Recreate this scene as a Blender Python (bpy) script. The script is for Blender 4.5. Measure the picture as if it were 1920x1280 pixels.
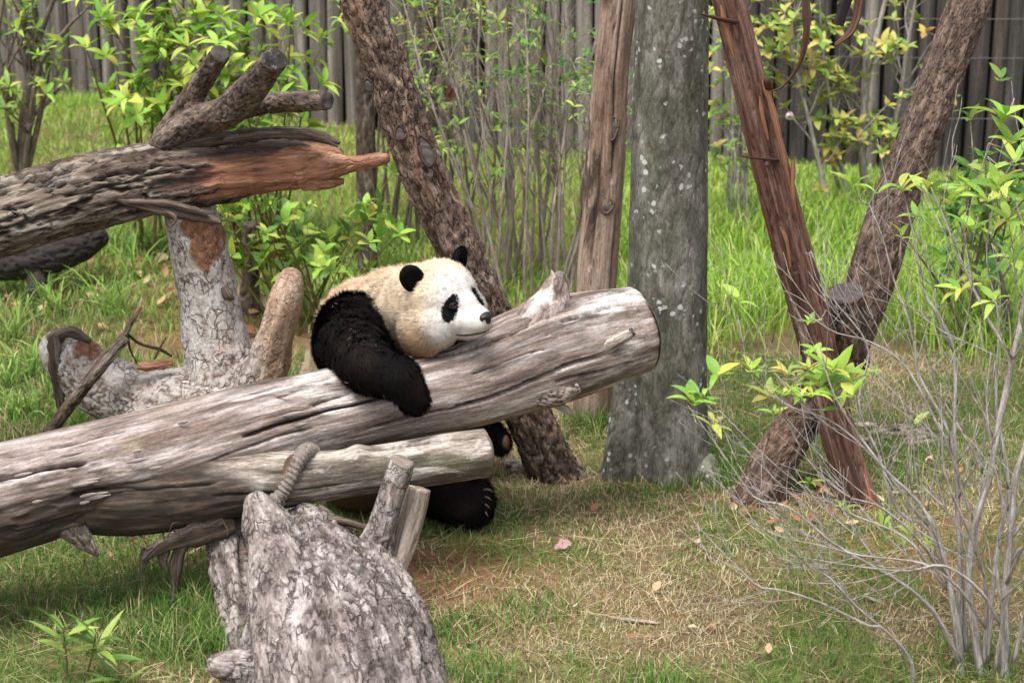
import bpy, bmesh, math, random
import numpy as np
from mathutils import Vector, Matrix
from mathutils.bvhtree import BVHTree

for o in list(bpy.data.objects):
    bpy.data.objects.remove(o)
scene = bpy.context.scene
COL = scene.collection
random.seed(7)
RNG = np.random.default_rng(7)

# ------------------------------------------------------------------ camera, sky, sun, exposure
CAM_H, PITCH, LENS = 3.1, math.radians(17.5), 70.0
FPX = LENS / 36.0 * 1920.0
cam_data = bpy.data.cameras.new('camera')
cam = bpy.data.objects.new('camera', cam_data)
COL.objects.link(cam)
cam.location = (0, 0, CAM_H)
cam.rotation_euler = (math.pi / 2 - PITCH, 0, 0)
cam_data.lens = LENS
cam_data.sensor_width = 36
cam_data.clip_start = 0.05
cam_data.clip_end = 500
cam_data.dof.use_dof = True
cam_data.dof.focus_distance = 7.5
cam_data.dof.aperture_fstop = 3.6
scene.camera = cam

SUN_EL, SUN_AZ = math.radians(70), math.radians(215)     # azimuth: compass, 0 = +Y, clockwise
world = bpy.data.worlds.new('World')
scene.world = world
world.use_nodes = True
wn = world.node_tree
wn.nodes.clear()
sky = wn.nodes.new('ShaderNodeTexSky')
sky.sky_type = 'NISHITA'
sky.sun_disc = False
sky.sun_elevation = SUN_EL
sky.sun_rotation = SUN_AZ
sky.air_density = 1.0
sky.dust_density = 4.0
sky.ozone_density = 1.0
hs = wn.nodes.new('ShaderNodeHueSaturation')
hs.inputs['Saturation'].default_value = 0.35             # thin bright cloud: nearly white light
bg = wn.nodes.new('ShaderNodeBackground')
bg.inputs['Strength'].default_value = 0.13
wo = wn.nodes.new('ShaderNodeOutputWorld')
wn.links.new(sky.outputs[0], hs.inputs['Color'])
wn.links.new(hs.outputs[0], bg.inputs['Color'])
wn.links.new(bg.outputs[0], wo.inputs['Surface'])
sun_data = bpy.data.lights.new('sun', 'SUN')
sun_data.energy = 1.5
sun_data.angle = math.radians(26)
sun_data.color = (1.0, 0.985, 0.965)
sun = bpy.data.objects.new('sun', sun_data)
COL.objects.link(sun)
sd = Vector((math.sin(SUN_AZ) * math.cos(SUN_EL), math.cos(SUN_AZ) * math.cos(SUN_EL), math.sin(SUN_EL)))
sun.rotation_euler = sd.to_track_quat('Z', 'Y').to_euler()
sun.location = (-3, -3, 12)
vs = scene.view_settings
vs.view_transform = 'Standard'
vs.look = 'None'
vs.gamma = 1.0
vs.use_curve_mapping = False
vs.exposure = 1.15
scene.cycles.max_bounces = 6
scene.cycles.diffuse_bounces = 3
scene.cycles.transparent_max_bounces = 8

# ------------------------------------------------------------------ pixel -> place helpers
CP, SP = math.cos(PITCH), math.sin(PITCH)
CAM = np.array([0, 0, CAM_H])
C_RIGHT = np.array([1.0, 0, 0]); C_UP = np.array([0, SP, CP]); C_FWD = np.array([0, CP, -SP])

def ray(px, py):
    return C_FWD + C_RIGHT * (px - 960) / FPX + C_UP * (640 - py) / FPX
def P(px, py, Y):
    d = ray(px, py)
    return CAM + d * (Y / d[1])
def mpp(px, py, Y):
    return (Y / ray(px, py)[1]) / FPX
def L(pts):
    """control points (px, py, distance, radius in px) -> (x, y, z, radius in m)"""
    return [tuple(P(a, b, c)) + (r * mpp(a, b, c),) for a, b, c, r in pts]

# ------------------------------------------------------------------ numpy noise
def _h(x, y, z):
    with np.errstate(over='ignore'):
        h = (x.astype(np.uint32) * np.uint32(374761393) + y.astype(np.uint32) * np.uint32(668265263)
             + z.astype(np.uint32) * np.uint32(2246822519))
        h = (h ^ (h >> np.uint32(13))) * np.uint32(1274126177)
        h = (h ^ (h >> np.uint32(15))) * np.uint32(2246822519)
        return (h ^ (h >> np.uint32(16))).astype(np.float64) / 4294967295.0
def vnoise(p):
    p = np.asarray(p, float)
    i = np.floor(p).astype(np.int64)
    f = p - i
    f = f * f * (3 - 2 * f)
    x, y, z = i[:, 0], i[:, 1], i[:, 2]
    r = 0
    for dx in (0, 1):
        wx = f[:, 0] if dx else 1 - f[:, 0]
        for dy in (0, 1):
            wy = f[:, 1] if dy else 1 - f[:, 1]
            for dz in (0, 1):
                wz = f[:, 2] if dz else 1 - f[:, 2]
                r = r + wx * wy * wz * _h(x + dx, y + dy, z + dz)
    return r * 2 - 1
def fbm(p, o=4):
    a, s, r = 1.0, 0.0, 0
    p = np.asarray(p, float)
    for k in range(o):
        r = r + a * vnoise(p * (2.03 ** k) + 17.3 * k)
        s += a
        a *= 0.52
    return r / s
def worley(p):
    p = np.asarray(p, float)
    i = np.floor(p).astype(np.int64)
    f1 = np.full(len(p), 9.0); f2 = np.full(len(p), 9.0); cid = np.zeros(len(p))
    for dx in (-1, 0, 1):
        for dy in (-1, 0, 1):
            for dz in (-1, 0, 1):
                c = i + np.array([dx, dy, dz])
                j = np.stack([_h(c[:, 0], c[:, 1], c[:, 2]), _h(c[:, 0] + 91, c[:, 1], c[:, 2]), _h(c[:, 0], c[:, 1] + 57, c[:, 2])], 1)
                d = np.linalg.norm(c + j - p, axis=1)
                nearer = d < f1
                f2 = np.where(nearer, f1, np.minimum(f2, d))
                cid = np.where(nearer, j[:, 0], cid)
                f1 = np.where(nearer, d, f1)
    return f1, f2, cid
def sst(a, b, x):
    t = np.clip((x - a) / (b - a), 0, 1)
    return t * t * (3 - 2 * t)

def gh(x, y):
    """height of the ground"""
    x = np.asarray(x, float); y = np.asarray(y, float)
    q = np.stack([x.ravel() * 0.9, y.ravel() * 0.9, np.zeros(x.size)], 1)
    b = fbm(q, 3).reshape(x.shape) * 0.035
    q2 = q * 5.5
    b = b + vnoise(q2).reshape(x.shape) * 0.008
    return b + 0.29 * sst(9.3, 15, y) * sst(0.6, -3.4, x)
def G(px, py):
    d = ray(px, py); z = 0.0
    for _ in range(12):
        t = (z - CAM_H) / d[2]
        p = CAM + d * t
        z = float(gh(p[0], p[1]))
    return np.array([p[0], p[1], z])
def onground(x, y, dz=0.0):
    return (x, y, float(gh(x, y)) + dz)

# ------------------------------------------------------------------ object helpers
def tag(o, label=None, cat=None, group=None, kind=None):
    if label: o['label'] = label
    if cat: o['category'] = cat
    if group: o['group'] = group
    if kind: o['kind'] = kind
    return o
def empty(name, loc, label=None, cat=None, group=None):
    o = bpy.data.objects.new(name, None)
    COL.objects.link(o)
    o.location = tuple(float(v) for v in loc)
    o.empty_display_size = 0.05
    return tag(o, label, cat, group)
def link(name, mesh, mat=None, parent=None):
    o = bpy.data.objects.new(name, mesh)
    COL.objects.link(o)
    if mat is not None and len(mesh.materials) == 0:
        mesh.materials.append(mat)
    if parent is not None:
        o.parent = parent
        o.matrix_parent_inverse = Matrix.Translation(parent_world(parent)).inverted()
    return o
def parent_world(p):
    return Vector(p.location) if p.parent is None else Vector((0, 0, 0))
def mesh_tris(name, verts, tris, smooth=True, attrs=None):
    me = bpy.data.meshes.new(name)
    verts = np.ascontiguousarray(verts, np.float32)
    tris = np.ascontiguousarray(tris, np.int32)
    n = len(tris)
    me.vertices.add(len(verts)); me.vertices.foreach_set('co', verts.ravel())
    me.loops.add(n * 3); me.loops.foreach_set('vertex_index', tris.ravel())
    me.polygons.add(n)
    me.polygons.foreach_set('loop_start', np.arange(0, n * 3, 3, dtype=np.int32))
    me.polygons.foreach_set('use_smooth', np.full(n, smooth))
    me.update(calc_edges=True)
    for k, v in (attrs or {}).items():
        add_attr(me, k, v)
    return me
def add_attr(me, k, v):
    v = np.ascontiguousarray(v, np.float32)
    if v.ndim == 1:
        a = me.attributes.new(k, 'FLOAT', 'POINT'); a.data.foreach_set('value', v)
    elif v.shape[1] == 3:
        a = me.attributes.new(k, 'FLOAT_VECTOR', 'POINT'); a.data.foreach_set('vector', v.ravel())
    else:
        a = me.attributes.new(k, 'FLOAT_COLOR', 'POINT'); a.data.foreach_set('color', v.ravel())
def mesh_coords(me):
    a = np.empty(len(me.vertices) * 3, np.float32); me.vertices.foreach_get('co', a)
    return a.reshape(-1, 3).astype(float)
def mesh_normals(me):
    a = np.empty(len(me.vertices) * 3, np.float32); me.vertex_normals.foreach_get('vector', a)
    return a.reshape(-1, 3).astype(float)

def catmull(ctrl, ds):
    c = np.array(ctrl, float)
    c = np.vstack([2 * c[0] - c[1], c, 2 * c[-1] - c[-2]])
    out = []
    for i in range(1, len(c) - 2):
        p0, p1, p2, p3 = c[i - 1], c[i], c[i + 1], c[i + 2]
        t = np.linspace(0, 1, 24, endpoint=False)[:, None]
        out.append(0.5 * ((2 * p1) + (-p0 + p2) * t + (2 * p0 - 5 * p1 + 4 * p2 - p3) * t ** 2 + (-p0 + 3 * p1 - 3 * p2 + p3) * t ** 3))
    out.append(c[-2][None])
    q = np.vstack(out)
    s = np.concatenate([[0], np.cumsum(np.linalg.norm(np.diff(q[:, :3], axis=0), axis=1))])
    n = max(3, int(round(s[-1] / ds)) + 1)
    u = np.linspace(0, s[-1], n)
    r = np.stack([np.interp(u, s, q[:, k]) for k in range(q.shape[1])], 1)
    r[:, 3] = np.maximum(r[:, 3], 0.0005)
    return r, u
def frames(path):
    t = np.gradient(path, axis=0)
    t /= np.linalg.norm(t, axis=1)[:, None] + 1e-12
    ref = np.array([0, 0, 1.0]) if abs(t[0][2]) < 0.9 else np.array([0, 1.0, 0])
    u = np.cross(t[0], ref); u /= np.linalg.norm(u)
    U = [u]
    for i in range(1, len(t)):
        u = u - t[i] * np.dot(u, t[i]); u /= np.linalg.norm(u) + 1e-12
        U.append(u)
    U = np.array(U)
    return t, U, np.cross(t, U)
def ring_faces(n, ns, off=0):
    i = np.arange(n - 1)[:, None] * ns; j = np.arange(ns)[None]
    a = (i + j).ravel(); b = (i + (j + 1) % ns).ravel()
    return np.vstack([np.stack([a, b, b + ns], 1), np.stack([a, b + ns, a + ns], 1)]) + off
class Acc:
    def __init__(s):
        s.v = []; s.f = []; s.n = 0; s.at = {}
    def add(s, v, f, **at):
        s.v.append(np.asarray(v, float)); s.f.append(np.asarray(f, int) + s.n); s.n += len(v)
        for k, a in at.items(): s.at.setdefault(k, []).append(a)
    def tube(s, pts, ns=5, ds=None, **at):
        r, u = catmull(pts, ds or 0.05)
        t, U, V = frames(r[:, :3])
        th = np.linspace(0, 2 * np.pi, ns, endpoint=False)
        v = r[:, None, :3] + r[:, None, 3:4] * (U[:, None] * np.cos(th)[None, :, None] + V[:, None] * np.sin(th)[None, :, None])
        n = len(r)
        f = ring_faces(n, ns)
        v = v.reshape(-1, 3)
        grain = np.stack([np.tile(np.cos(th), n) * np.repeat(r[:, 3], ns), np.tile(np.sin(th), n) * np.repeat(r[:, 3], ns), np.repeat(u, ns)], 1)
        v = np.vstack([v, r[0, :3], r[-1, :3]])
        grain = np.vstack([grain, [0, 0, 0], [0, 0, u[-1]]])
        k = np.arange(ns); k2 = (k + 1) % ns
        f = np.vstack([f, np.stack([k2, k, np.full(ns, n * ns)], 1), np.stack([k + (n - 1) * ns, k2 + (n - 1) * ns, np.full(ns, n * ns + 1)], 1)])
        s.add(v, f, grain=grain)
        return r
    def mesh(s, name, smooth=True):
        return mesh_tris(name, np.vstack(s.v), np.vstack(s.f), smooth, {k: np.concatenate(a) for k, a in s.at.items()})

def limb(name, ctrl, mat, parent, disp, ds=0.012, arc=0.012, cap=(True, True), extra=None, seed=0):
    """a round length of wood with relief built into its surface"""
    r, u = catmull(ctrl, ds)
    ns = int(np.clip(2 * math.pi * r[:, 3].max() / arc, 10, 240))
    t, U, V = frames(r[:, :3])
    n = len(r)
    th = np.linspace(0, 2 * np.pi, ns, endpoint=False)
    TH = np.tile(th, n); S = np.repeat(u, ns); R = np.repeat(r[:, 3], ns)
    D = (U[:, None] * np.cos(th)[None, :, None] + V[:, None] * np.sin(th)[None, :, None]).reshape(-1, 3)
    base = np.repeat(r[:, :3], ns, axis=0)
    grain = np.stack([np.cos(TH) * R, np.sin(TH) * R, S], 1)
    g2 = grain + seed * 3.7
    h, ht = disp(g2, S / u[-1], TH, base + D * R[:, None], S)
    v = base + D * (R + h)[:, None]
    f = ring_faces(n, ns)
    att = {'grain': g2, 'relief': ht}
    k = np.arange(ns); k2 = (k + 1) % ns
    vs_, gs, hs_ = [v], [g2], [ht]
    cnt = len(v)
    for e, on in ((0, cap[0]), (n - 1, cap[1])):
        if on:
            vs_.append(r[e, :3][None]); gs.append(np.array([[0, 0, u[e]]]) + seed * 3.7); hs_.append(np.array([0.5]))
            a, b = k + e * ns, k2 + e * ns
            f = np.vstack([f, np.stack([b, a, np.full(ns, cnt)], 1) if e == 0 else np.stack([a, b, np.full(ns, cnt)], 1)])
            cnt += 1
    att = {'grain': np.vstack(gs), 'relief': np.concatenate(hs_)}
    if extra is not None:
        att.update(extra(att['grain'], np.vstack(vs_)))
    me = mesh_tris(name, np.vstack(vs_), f, True, att)
    o = link(name, me, mat, parent)
    ends = [(r[0, :3], -t[0], U[0], r[0, 3]), (r[-1, :3], t[-1], U[-1], r[-1, 3])]
    return o, ends, r

def cut_end(end, mat, parent, seed=0, name='cut_end', lift=0.003, wob=0.06):
    """sawn face at the end of a limb: slightly dished disc with a raised rim"""
    c, t, u, r = end
    v = np.cross(t, u)
    ns = 28; rr = [0.25, 0.5, 0.75, 0.93, 1.0]
    th = np.linspace(0, 2 * np.pi, ns, endpoint=False)
    vv = [c + t * lift]
    loc = [[0, 0, 0]]
    for k in rr:
        w = 1 + wob * np.sin(2 * th + seed) + 0.5 * wob * np.sin(5 * th + seed * 2)
        d = lift + 0.004 * np.sin(th * 3 + seed) * k - (0.008 if k == 1.0 else 0)
        q = c + np.outer(np.cos(th) * w * k * r, u) + np.outer(np.sin(th) * w * k * r, v) + np.outer(d * np.ones(ns), t)
        vv.append(q); loc += [[math.cos(a) * k * r, math.sin(a) * k * r, seed] for a in th]
    vv = np.vstack(vv)
    j = np.arange(ns); j2 = (j + 1) % ns
    f = [np.stack([np.zeros(ns, int), 1 + j, 1 + j2], 1)]
    for k in range(len(rr) - 1):
        a = 1 + k * ns
        f.append(np.stack([a + j, a + ns + j, a + ns + j2], 1)); f.append(np.stack([a + j, a + ns + j2, a + j2], 1))
    me = mesh_tris(name, vv, np.vstack(f), True, {'grain': np.array(loc), 'relief': np.ones(len(loc))})
    return link(name, me, mat, parent)

def fused(name, limbs, mat, parent, disp, voxel=0.014, smooth=6, extra=None, seed=0, blobs=()):
    """several lengths of wood grown together into one surface"""
    ac = Acc()
    paths = []
    for c in limbs:
        r = ac.tube(c, ns=20, ds=0.03)
        rr, u = catmull(c, 0.03)
        t, U, V = frames(rr[:, :3])
        paths.append((rr, u, U, V))
        for e in (0, -1):
            _ball(ac, rr[e, :3], [rr[e, 3] * 0.9] * 3, np.eye(3))
    for c, rad, rot in blobs:
        _ball(ac, c, rad, rot)
    ac.at = {}
    me0 = mesh_tris('tmp', np.vstack(ac.v), np.vstack(ac.f))
    me = remesh(me0, voxel, smooth)
    co = mesh_coords(me); no = mesh_normals(me)
    best = np.full(len(co), 1e9); gr = np.zeros((len(co), 3)); Sn = np.zeros(len(co))
    for rr, u, U, V in paths:
        for a in range(0, len(co), 8000):
            q = co[a:a + 8000]
            d = np.linalg.norm(q[:, None] - rr[None, :, :3], axis=2)
            k = d.argmin(1)
            w = d[np.arange(len(q)), k] / rr[k, 3]
            off = q - rr[k, :3]
            g = np.stack([(off * U[k]).sum(1), (off * V[k]).sum(1), u[k] + (off * np.cross(U[k], V[k])).sum(1)], 1)
            m = w < best[a:a + 8000]
            idx = np.nonzero(m)[0] + a
            best[idx] = w[m]; gr[idx] = g[m]; Sn[idx] = (u[k] / u[-1])[m]
    g2 = gr + seed * 3.7
    h, ht = disp(g2, Sn, np.arctan2(gr[:, 1], gr[:, 0]), co, gr[:, 2])
    v = co + no * h[:, None]
    me.vertices.foreach_set('co', v.astype(np.float32).ravel())
    me.update()
    me.polygons.foreach_set('use_smooth', np.full(len(me.polygons), True))
    add_attr(me, 'grain', g2); add_attr(me, 'relief', ht)
    if extra is not None:
        for k, a in extra(g2, v).items(): add_attr(me, k, a)
    me.name = name
    ends = [((r[0, :3], -(r[1, :3] - r[0, :3]) / np.linalg.norm(r[1, :3] - r[0, :3]), U[0], r[0, 3]),
             (r[-1, :3], (r[-1, :3] - r[-2, :3]) / np.linalg.norm(r[-1, :3] - r[-2, :3]), U[-1], r[-1, 3])) for r, u, U, V in paths]
    return link(name, me, mat, parent), ends

def _ball(ac, c, rad, rot, nu=20, nv=12):
    th = np.linspace(0, 2 * np.pi, nu, endpoint=False); ph = np.linspace(0.001, np.pi - 0.001, nv)
    q = np.stack([np.outer(np.sin(ph), np.cos(th)), np.outer(np.sin(ph), np.sin(th)), np.outer(np.cos(ph), np.ones(nu))], 2).reshape(-1, 3)
    q = (q * np.array(rad)) @ np.array(rot) + np.array(c)
    f = ring_faces(nv, nu)[:, ::-1]
    q = np.vstack([q, q[:nu].mean(0), q[-nu:].mean(0)])
    k = np.arange(nu); k2 = (k + 1) % nu
    f = np.vstack([f, np.stack([k, k2, np.full(nu, nu * nv)], 1), np.stack([k2 + (nv - 1) * nu, k + (nv - 1) * nu, np.full(nu, nu * nv + 1)], 1)])
    ac.add(q, f)
def remesh(me0, voxel, smooth):
    o = bpy.data.objects.new('tmp', me0)
    COL.objects.link(o)
    m = o.modifiers.new('r', 'REMESH'); m.mode = 'VOXEL'; m.voxel_size = voxel
    if smooth:
        s = o.modifiers.new('s', 'SMOOTH'); s.factor = 0.5; s.iterations = smooth
    bpy.context.view_layer.update()
    me = bpy.data.meshes.new_from_object(o.evaluated_get(bpy.context.evaluated_depsgraph_get()))
    bpy.data.objects.remove(o)
    bpy.data.meshes.remove(me0)
    return me

# ------------------------------------------------------------------ materials
def lin(r, g, b, k=1.0):
    f = lambda c: ((c / 255) / 12.92 if c / 255 <= 0.04045 else (((c / 255) + 0.055) / 1.055) ** 2.4) * k
    return (f(r), f(g), f(b), 1.0)
class NT:
    def __init__(s, name):
        s.m = bpy.data.materials.new(name); s.m.use_nodes = True
        s.t = s.m.node_tree; s.t.nodes.clear()
        s.out = s.t.nodes.new('ShaderNodeOutputMaterial')
    def n(s, kind, **kw):
        x = s.t.nodes.new('ShaderNode' + kind)
        for k, v in kw.items():
            if k.startswith('i_'):
                x.inputs[int(k[2:]) if k[2:].isdigit() else k[2:].replace('_', ' ')].default_value = v
            else: setattr(x, k, v)
        return x
    def l(s, a, b): s.t.links.new(a, b)
    def attr(s, name, out='Vector'): return s.n('Attribute', attribute_name=name).outputs[out]
    def noise(s, vec, scale, detail=4, rough=0.6, xyz=(1, 1, 1), loc=(0, 0, 0), dist=0.0):
        mp = s.n('Mapping'); mp.inputs['Scale'].default_value = xyz; mp.inputs['Location'].default_value = loc
        s.l(vec, mp.inputs['Vector'])
        x = s.n('TexNoise'); x.inputs['Scale'].default_value = scale; x.inputs['Detail'].default_value = detail
        x.inputs['Roughness'].default_value = rough; x.inputs['Distortion'].default_value = dist
        s.l(mp.outputs[0], x.inputs['Vector'])
        return x.outputs['Fac']
    def ramp(s, fac, stops):
        r = s.n('ValToRGB')
        e = r.color_ramp.elements
        while len(e) < len(stops): e.new(0.5)
        for k, (p, c) in enumerate(stops): e[k].position = p; e[k].color = c
        s.l(fac, r.inputs['Fac'])
        return r.outputs['Color']
    def rng(s, fac, a, b, lo=0.0, hi=1.0):
        r = s.n('MapRange'); r.interpolation_type = 'SMOOTHSTEP'
        for k, v in zip((1, 2, 3, 4), (a, b, lo, hi)): r.inputs[k].default_value = v
        s.l(fac, r.inputs[0])
        return r.outputs[0]
    def mix(s, fac, a, b, mode='MIX'):
        x = s.n('Mix', data_type='RGBA', blend_type=mode)
        for k, v in ((0, fac), (6, a), (7, b)):
            if isinstance(v, (tuple, float, int)): x.inputs[k].default_value = v
            else: s.l(v, x.inputs[k])
        return x.outputs[2]
    def math(s, op, a, b=0.0):
        x = s.n('Math', operation=op)
        for k, v in ((0, a), (1, b)):
            if isinstance(v, (float, int)): x.inputs[k].default_value = v
            else: s.l(v, x.inputs[k])
        return x.outputs[0]
    def cracks(s, g, hgt, c, sc, st, width, col, amt):
        # network of fissures between bark scales
        mp = s.n('Mapping'); mp.inputs['Scale'].default_value = (1, 1, st); s.l(g, mp.inputs['Vector'])
        nv = s.n('TexNoise'); nv.inputs['Scale'].default_value = sc * 0.55; nv.inputs['Detail'].default_value = 4; s.l(mp.outputs[0], nv.inputs['Vector'])
        va = s.n('VectorMath', operation='MULTIPLY_ADD'); s.l(nv.outputs['Color'], va.inputs[0]); va.inputs[1].default_value = (2.6 / sc,) * 3; s.l(mp.outputs[0], va.inputs[2])
        vo = s.n('TexVoronoi', feature='DISTANCE_TO_EDGE'); vo.inputs['Scale'].default_value = sc; s.l(va.outputs[0], vo.inputs['Vector'])
        gate = s.rng(s.noise(g, sc * 0.45, 4, 0.65, loc=(9, 1, 3)), 0.42, 0.6, 0.0, 1.0)
        e = s.math('MULTIPLY', s.rng(vo.outputs['Distance'], width, width * 0.2, 0, 1), gate)
        c = s.mix(s.math('MULTIPLY', e, amt * 0.85), c, col)
        return s.math('SUBTRACT', hgt, s.math('MULTIPLY', e, 1.6)), c
    def finish(s, color, rough=0.85, bump=None, bstr=0.4, bdist=0.004, spec=0.25, trans=0.0):
        p = s.n('BsdfPrincipled')
        p.inputs['Roughness'].default_value = rough
        p.inputs['Specular IOR Level'].default_value = spec
        if isinstance(color, tuple): p.inputs['Base Color'].default_value = color
        else: s.l(color, p.inputs['Base Color'])
        if bump is not None:
            b = s.n('Bump'); b.inputs['Strength'].default_value = bstr; b.inputs['Distance'].default_value = bdist
            s.l(bump, b.inputs['Height']); s.l(b.outputs[0], p.inputs['Normal'])
        o = p.outputs[0]
        if trans:
            tr = s.n('BsdfTranslucent')
            if isinstance(color, tuple): tr.inputs[0].default_value = color
            else: s.l(color, tr.inputs[0])
            mx = s.n('MixShader'); mx.inputs[0].default_value = trans
            s.l(o, mx.inputs[1]); s.l(tr.outputs[0], mx.inputs[2]); o = mx.outputs[0]
        s.l(o, s.out.inputs['Surface'])
        return s.m

def wood(name, stops, stretch=0.1, scale=14, fine=70, patches=(), relief=None, rough=0.88, bstr=0.5, bdist=0.004, spots=None, finestr=0.55, crk=None, rot=False):
    """weathered timber or bark; everything runs along the grain of the limb"""
    m = NT(name)
    g = m.attr('grain')
    base = m.noise(g, scale, 5, 0.65, (1, 1, stretch), dist=0.3)
    c = m.ramp(m.rng(base, 0.25, 0.75), stops)
    for k, (col, sc, a, b, amt, st) in enumerate(patches):
        f = m.noise(g, sc, 5, 0.62, (1, 1, st), loc=(3.1 * k + 1, 1.7 * k, 5 * k), dist=0.4)
        c = m.mix(m.rng(f, a, b, 0, amt), c, col)
    fn = m.noise(g, fine, 4, 0.7, (1, 1, stretch))
    gm = m.ramp(fn, [(0.3, (1 - finestr,) * 3 + (1,)), (0.68, (1.18, 1.18, 1.18, 1))])
    c = m.mix(1.0, c, gm, 'MULTIPLY')
    sp_ = m.noise(g, fine * 1.7, 3, 0.75, (1, 1, 0.45), loc=(2, 5, 1))
    c = m.mix(1.0, c, m.ramp(sp_, [(0.32, (0.68, 0.67, 0.66, 1)), (0.66, (1.16, 1.16, 1.16, 1))]), 'MULTIPLY')
    hgt = m.math('ADD', m.math('MULTIPLY', fn, 0.6), m.math('MULTIPLY', sp_, 0.4))
    if crk is not None:
        hgt, c = m.cracks(g, hgt, c, *crk)
    if rot:
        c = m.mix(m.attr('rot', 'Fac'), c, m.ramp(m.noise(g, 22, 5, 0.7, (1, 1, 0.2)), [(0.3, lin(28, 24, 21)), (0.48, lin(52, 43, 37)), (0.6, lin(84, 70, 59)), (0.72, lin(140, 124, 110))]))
    if relief is not None:
        col, amt = relief
        rl = m.attr('relief', 'Fac')
        c = m.mix(m.rng(rl, 0.0, 0.75, amt, 0.0), c, col)
    if spots is not None:
        col, sc, th, amt = spots
        v = m.n('TexVoronoi'); v.inputs['Scale'].default_value = sc
        m.l(g, v.inputs['Vector'])
        wob = m.noise(g, sc * 2.2, 3, 0.6)
        dd = m.math('ADD', v.outputs['Distance'], m.math('MULTIPLY', m.math('SUBTRACT', wob, 0.5), 0.7))
        pres = m.rng(m.noise(g, sc * 0.3, 3, 0.6, loc=(4, 4, 4)), 0.53, 0.6)
        sp = m.math('MULTIPLY', m.rng(dd, th, th * 0.6, 0, amt), pres)
        c = m.mix(sp, c, col)
    return m.finish(c, rough, hgt, bstr, bdist)
# ------------------------------------------------------------------ wood kinds
M_LOG = wood('bleached_log', [(0.0, lin(78, 66, 59)), (0.35, lin(132, 117, 108)), (0.65, lin(168, 153, 145)), (1.0, lin(206, 196, 190))], 0.10, 18, 90,
             patches=[(lin(86, 82, 76), 5, 0.52, 0.66, 0.7, 0.22), (lin(158, 140, 92), 6, 0.58, 0.74, 0.4, 0.3), (lin(100, 76, 64), 9, 0.56, 0.68, 0.7, 0.16),
                      (lin(226, 218, 213), 9, 0.54, 0.66, 0.8, 0.2)], relief=(lin(48, 40, 35), 0.9), bstr=0.8, bdist=0.005, rot=True)
M_LOG2 = wood('mossy_bleached_log', [(0.0, lin(70, 60, 52)), (0.4, lin(134, 122, 110)), (0.7, lin(172, 160, 148)), (1.0, lin(212, 202, 190))], 0.13, 20, 90,
              patches=[(lin(98, 98, 72), 7, 0.5, 0.64, 0.6, 0.35), (lin(84, 76, 70), 11, 0.52, 0.64, 0.7, 0.3), (lin(222, 212, 202), 14, 0.55, 0.66, 0.75, 0.3)],
              relief=(lin(46, 39, 34), 0.8), bstr=0.8, bdist=0.005, rot=True)
M_BARKC = wood('plated_bark', [(0.0, lin(70, 56, 48)), (0.5, lin(112, 96, 84)), (1.0, lin(158, 146, 134))], 0.2, 16, 60,
               patches=[(lin(168, 160, 150), 8, 0.54, 0.66, 0.75, 0.3), (lin(92, 60, 46), 6, 0.58, 0.7, 0.5, 0.2)], relief=(lin(40, 30, 25), 0.85), bstr=0.8, crk=(26, 0.3, 0.12, lin(44, 34, 28), 0.8))
M_PALE = wood('pale_flaky_bark', [(0.0, lin(140, 124, 112)), (0.45, lin(182, 170, 160)), (1.0, lin(212, 204, 197))], 0.35, 12, 60,
              patches=[(lin(142, 104, 82), 5, 0.58, 0.66, 0.85, 0.6), (lin(198, 178, 164), 9, 0.5, 0.6, 0.6, 0.6)], relief=(lin(92, 70, 56), 0.9), bstr=0.6)
M_STUMP = wood('grey_stump_bark', [(0.0, lin(88, 79, 74)), (0.45, lin(138, 127, 121)), (1.0, lin(188, 178, 172))], 0.35, 15, 65,
               patches=[(lin(206, 196, 190), 6, 0.54, 0.66, 0.7, 0.35), (lin(118, 90, 76), 8, 0.6, 0.7, 0.6, 0.5), (lin(120, 122, 108), 4, 0.58, 0.7, 0.4, 0.4)],
               relief=(lin(58, 46, 40), 0.7), bstr=0.9, bdist=0.006, crk=(34, 0.55, 0.13, lin(62, 50, 44), 0.85))
M_STAKE = wood('split_stake_wood', [(0.0, lin(110, 94, 82)), (0.5, lin(168, 152, 138)), (1.0, lin(210, 196, 180))], 0.05, 26, 90,
               patches=[(lin(104, 102, 92), 12, 0.55, 0.68, 0.6, 0.2)], relief=(lin(70, 56, 46), 0.6))
M_FBARK = wood('brown_furrowed_bark', [(0.0, lin(74, 60, 52)), (0.5, lin(120, 101, 88)), (1.0, lin(164, 145, 130))], 0.3, 22, 80,
               patches=[(lin(144, 114, 94), 6, 0.52, 0.66, 0.6, 0.4), (lin(74, 62, 56), 5, 0.6, 0.7, 0.6, 0.4)], relief=(lin(46, 34, 28), 0.7), bstr=0.9, bdist=0.006, crk=(46, 0.4, 0.14, lin(52, 38, 30), 0.8))
M_TAN = wood('barkless_tan_wood', [(0.0, lin(120, 98, 82)), (0.45, lin(158, 134, 116)), (1.0, lin(196, 176, 160))], 0.05, 14, 70,
             patches=[(lin(70, 54, 46), 6, 0.55, 0.61, 0.9, 0.3), (lin(110, 84, 70), 4, 0.5, 0.64, 0.7, 0.25), (lin(186, 168, 152), 9, 0.56, 0.7, 0.5, 0.2)],
             relief=(lin(66, 50, 42), 0.7))
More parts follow.
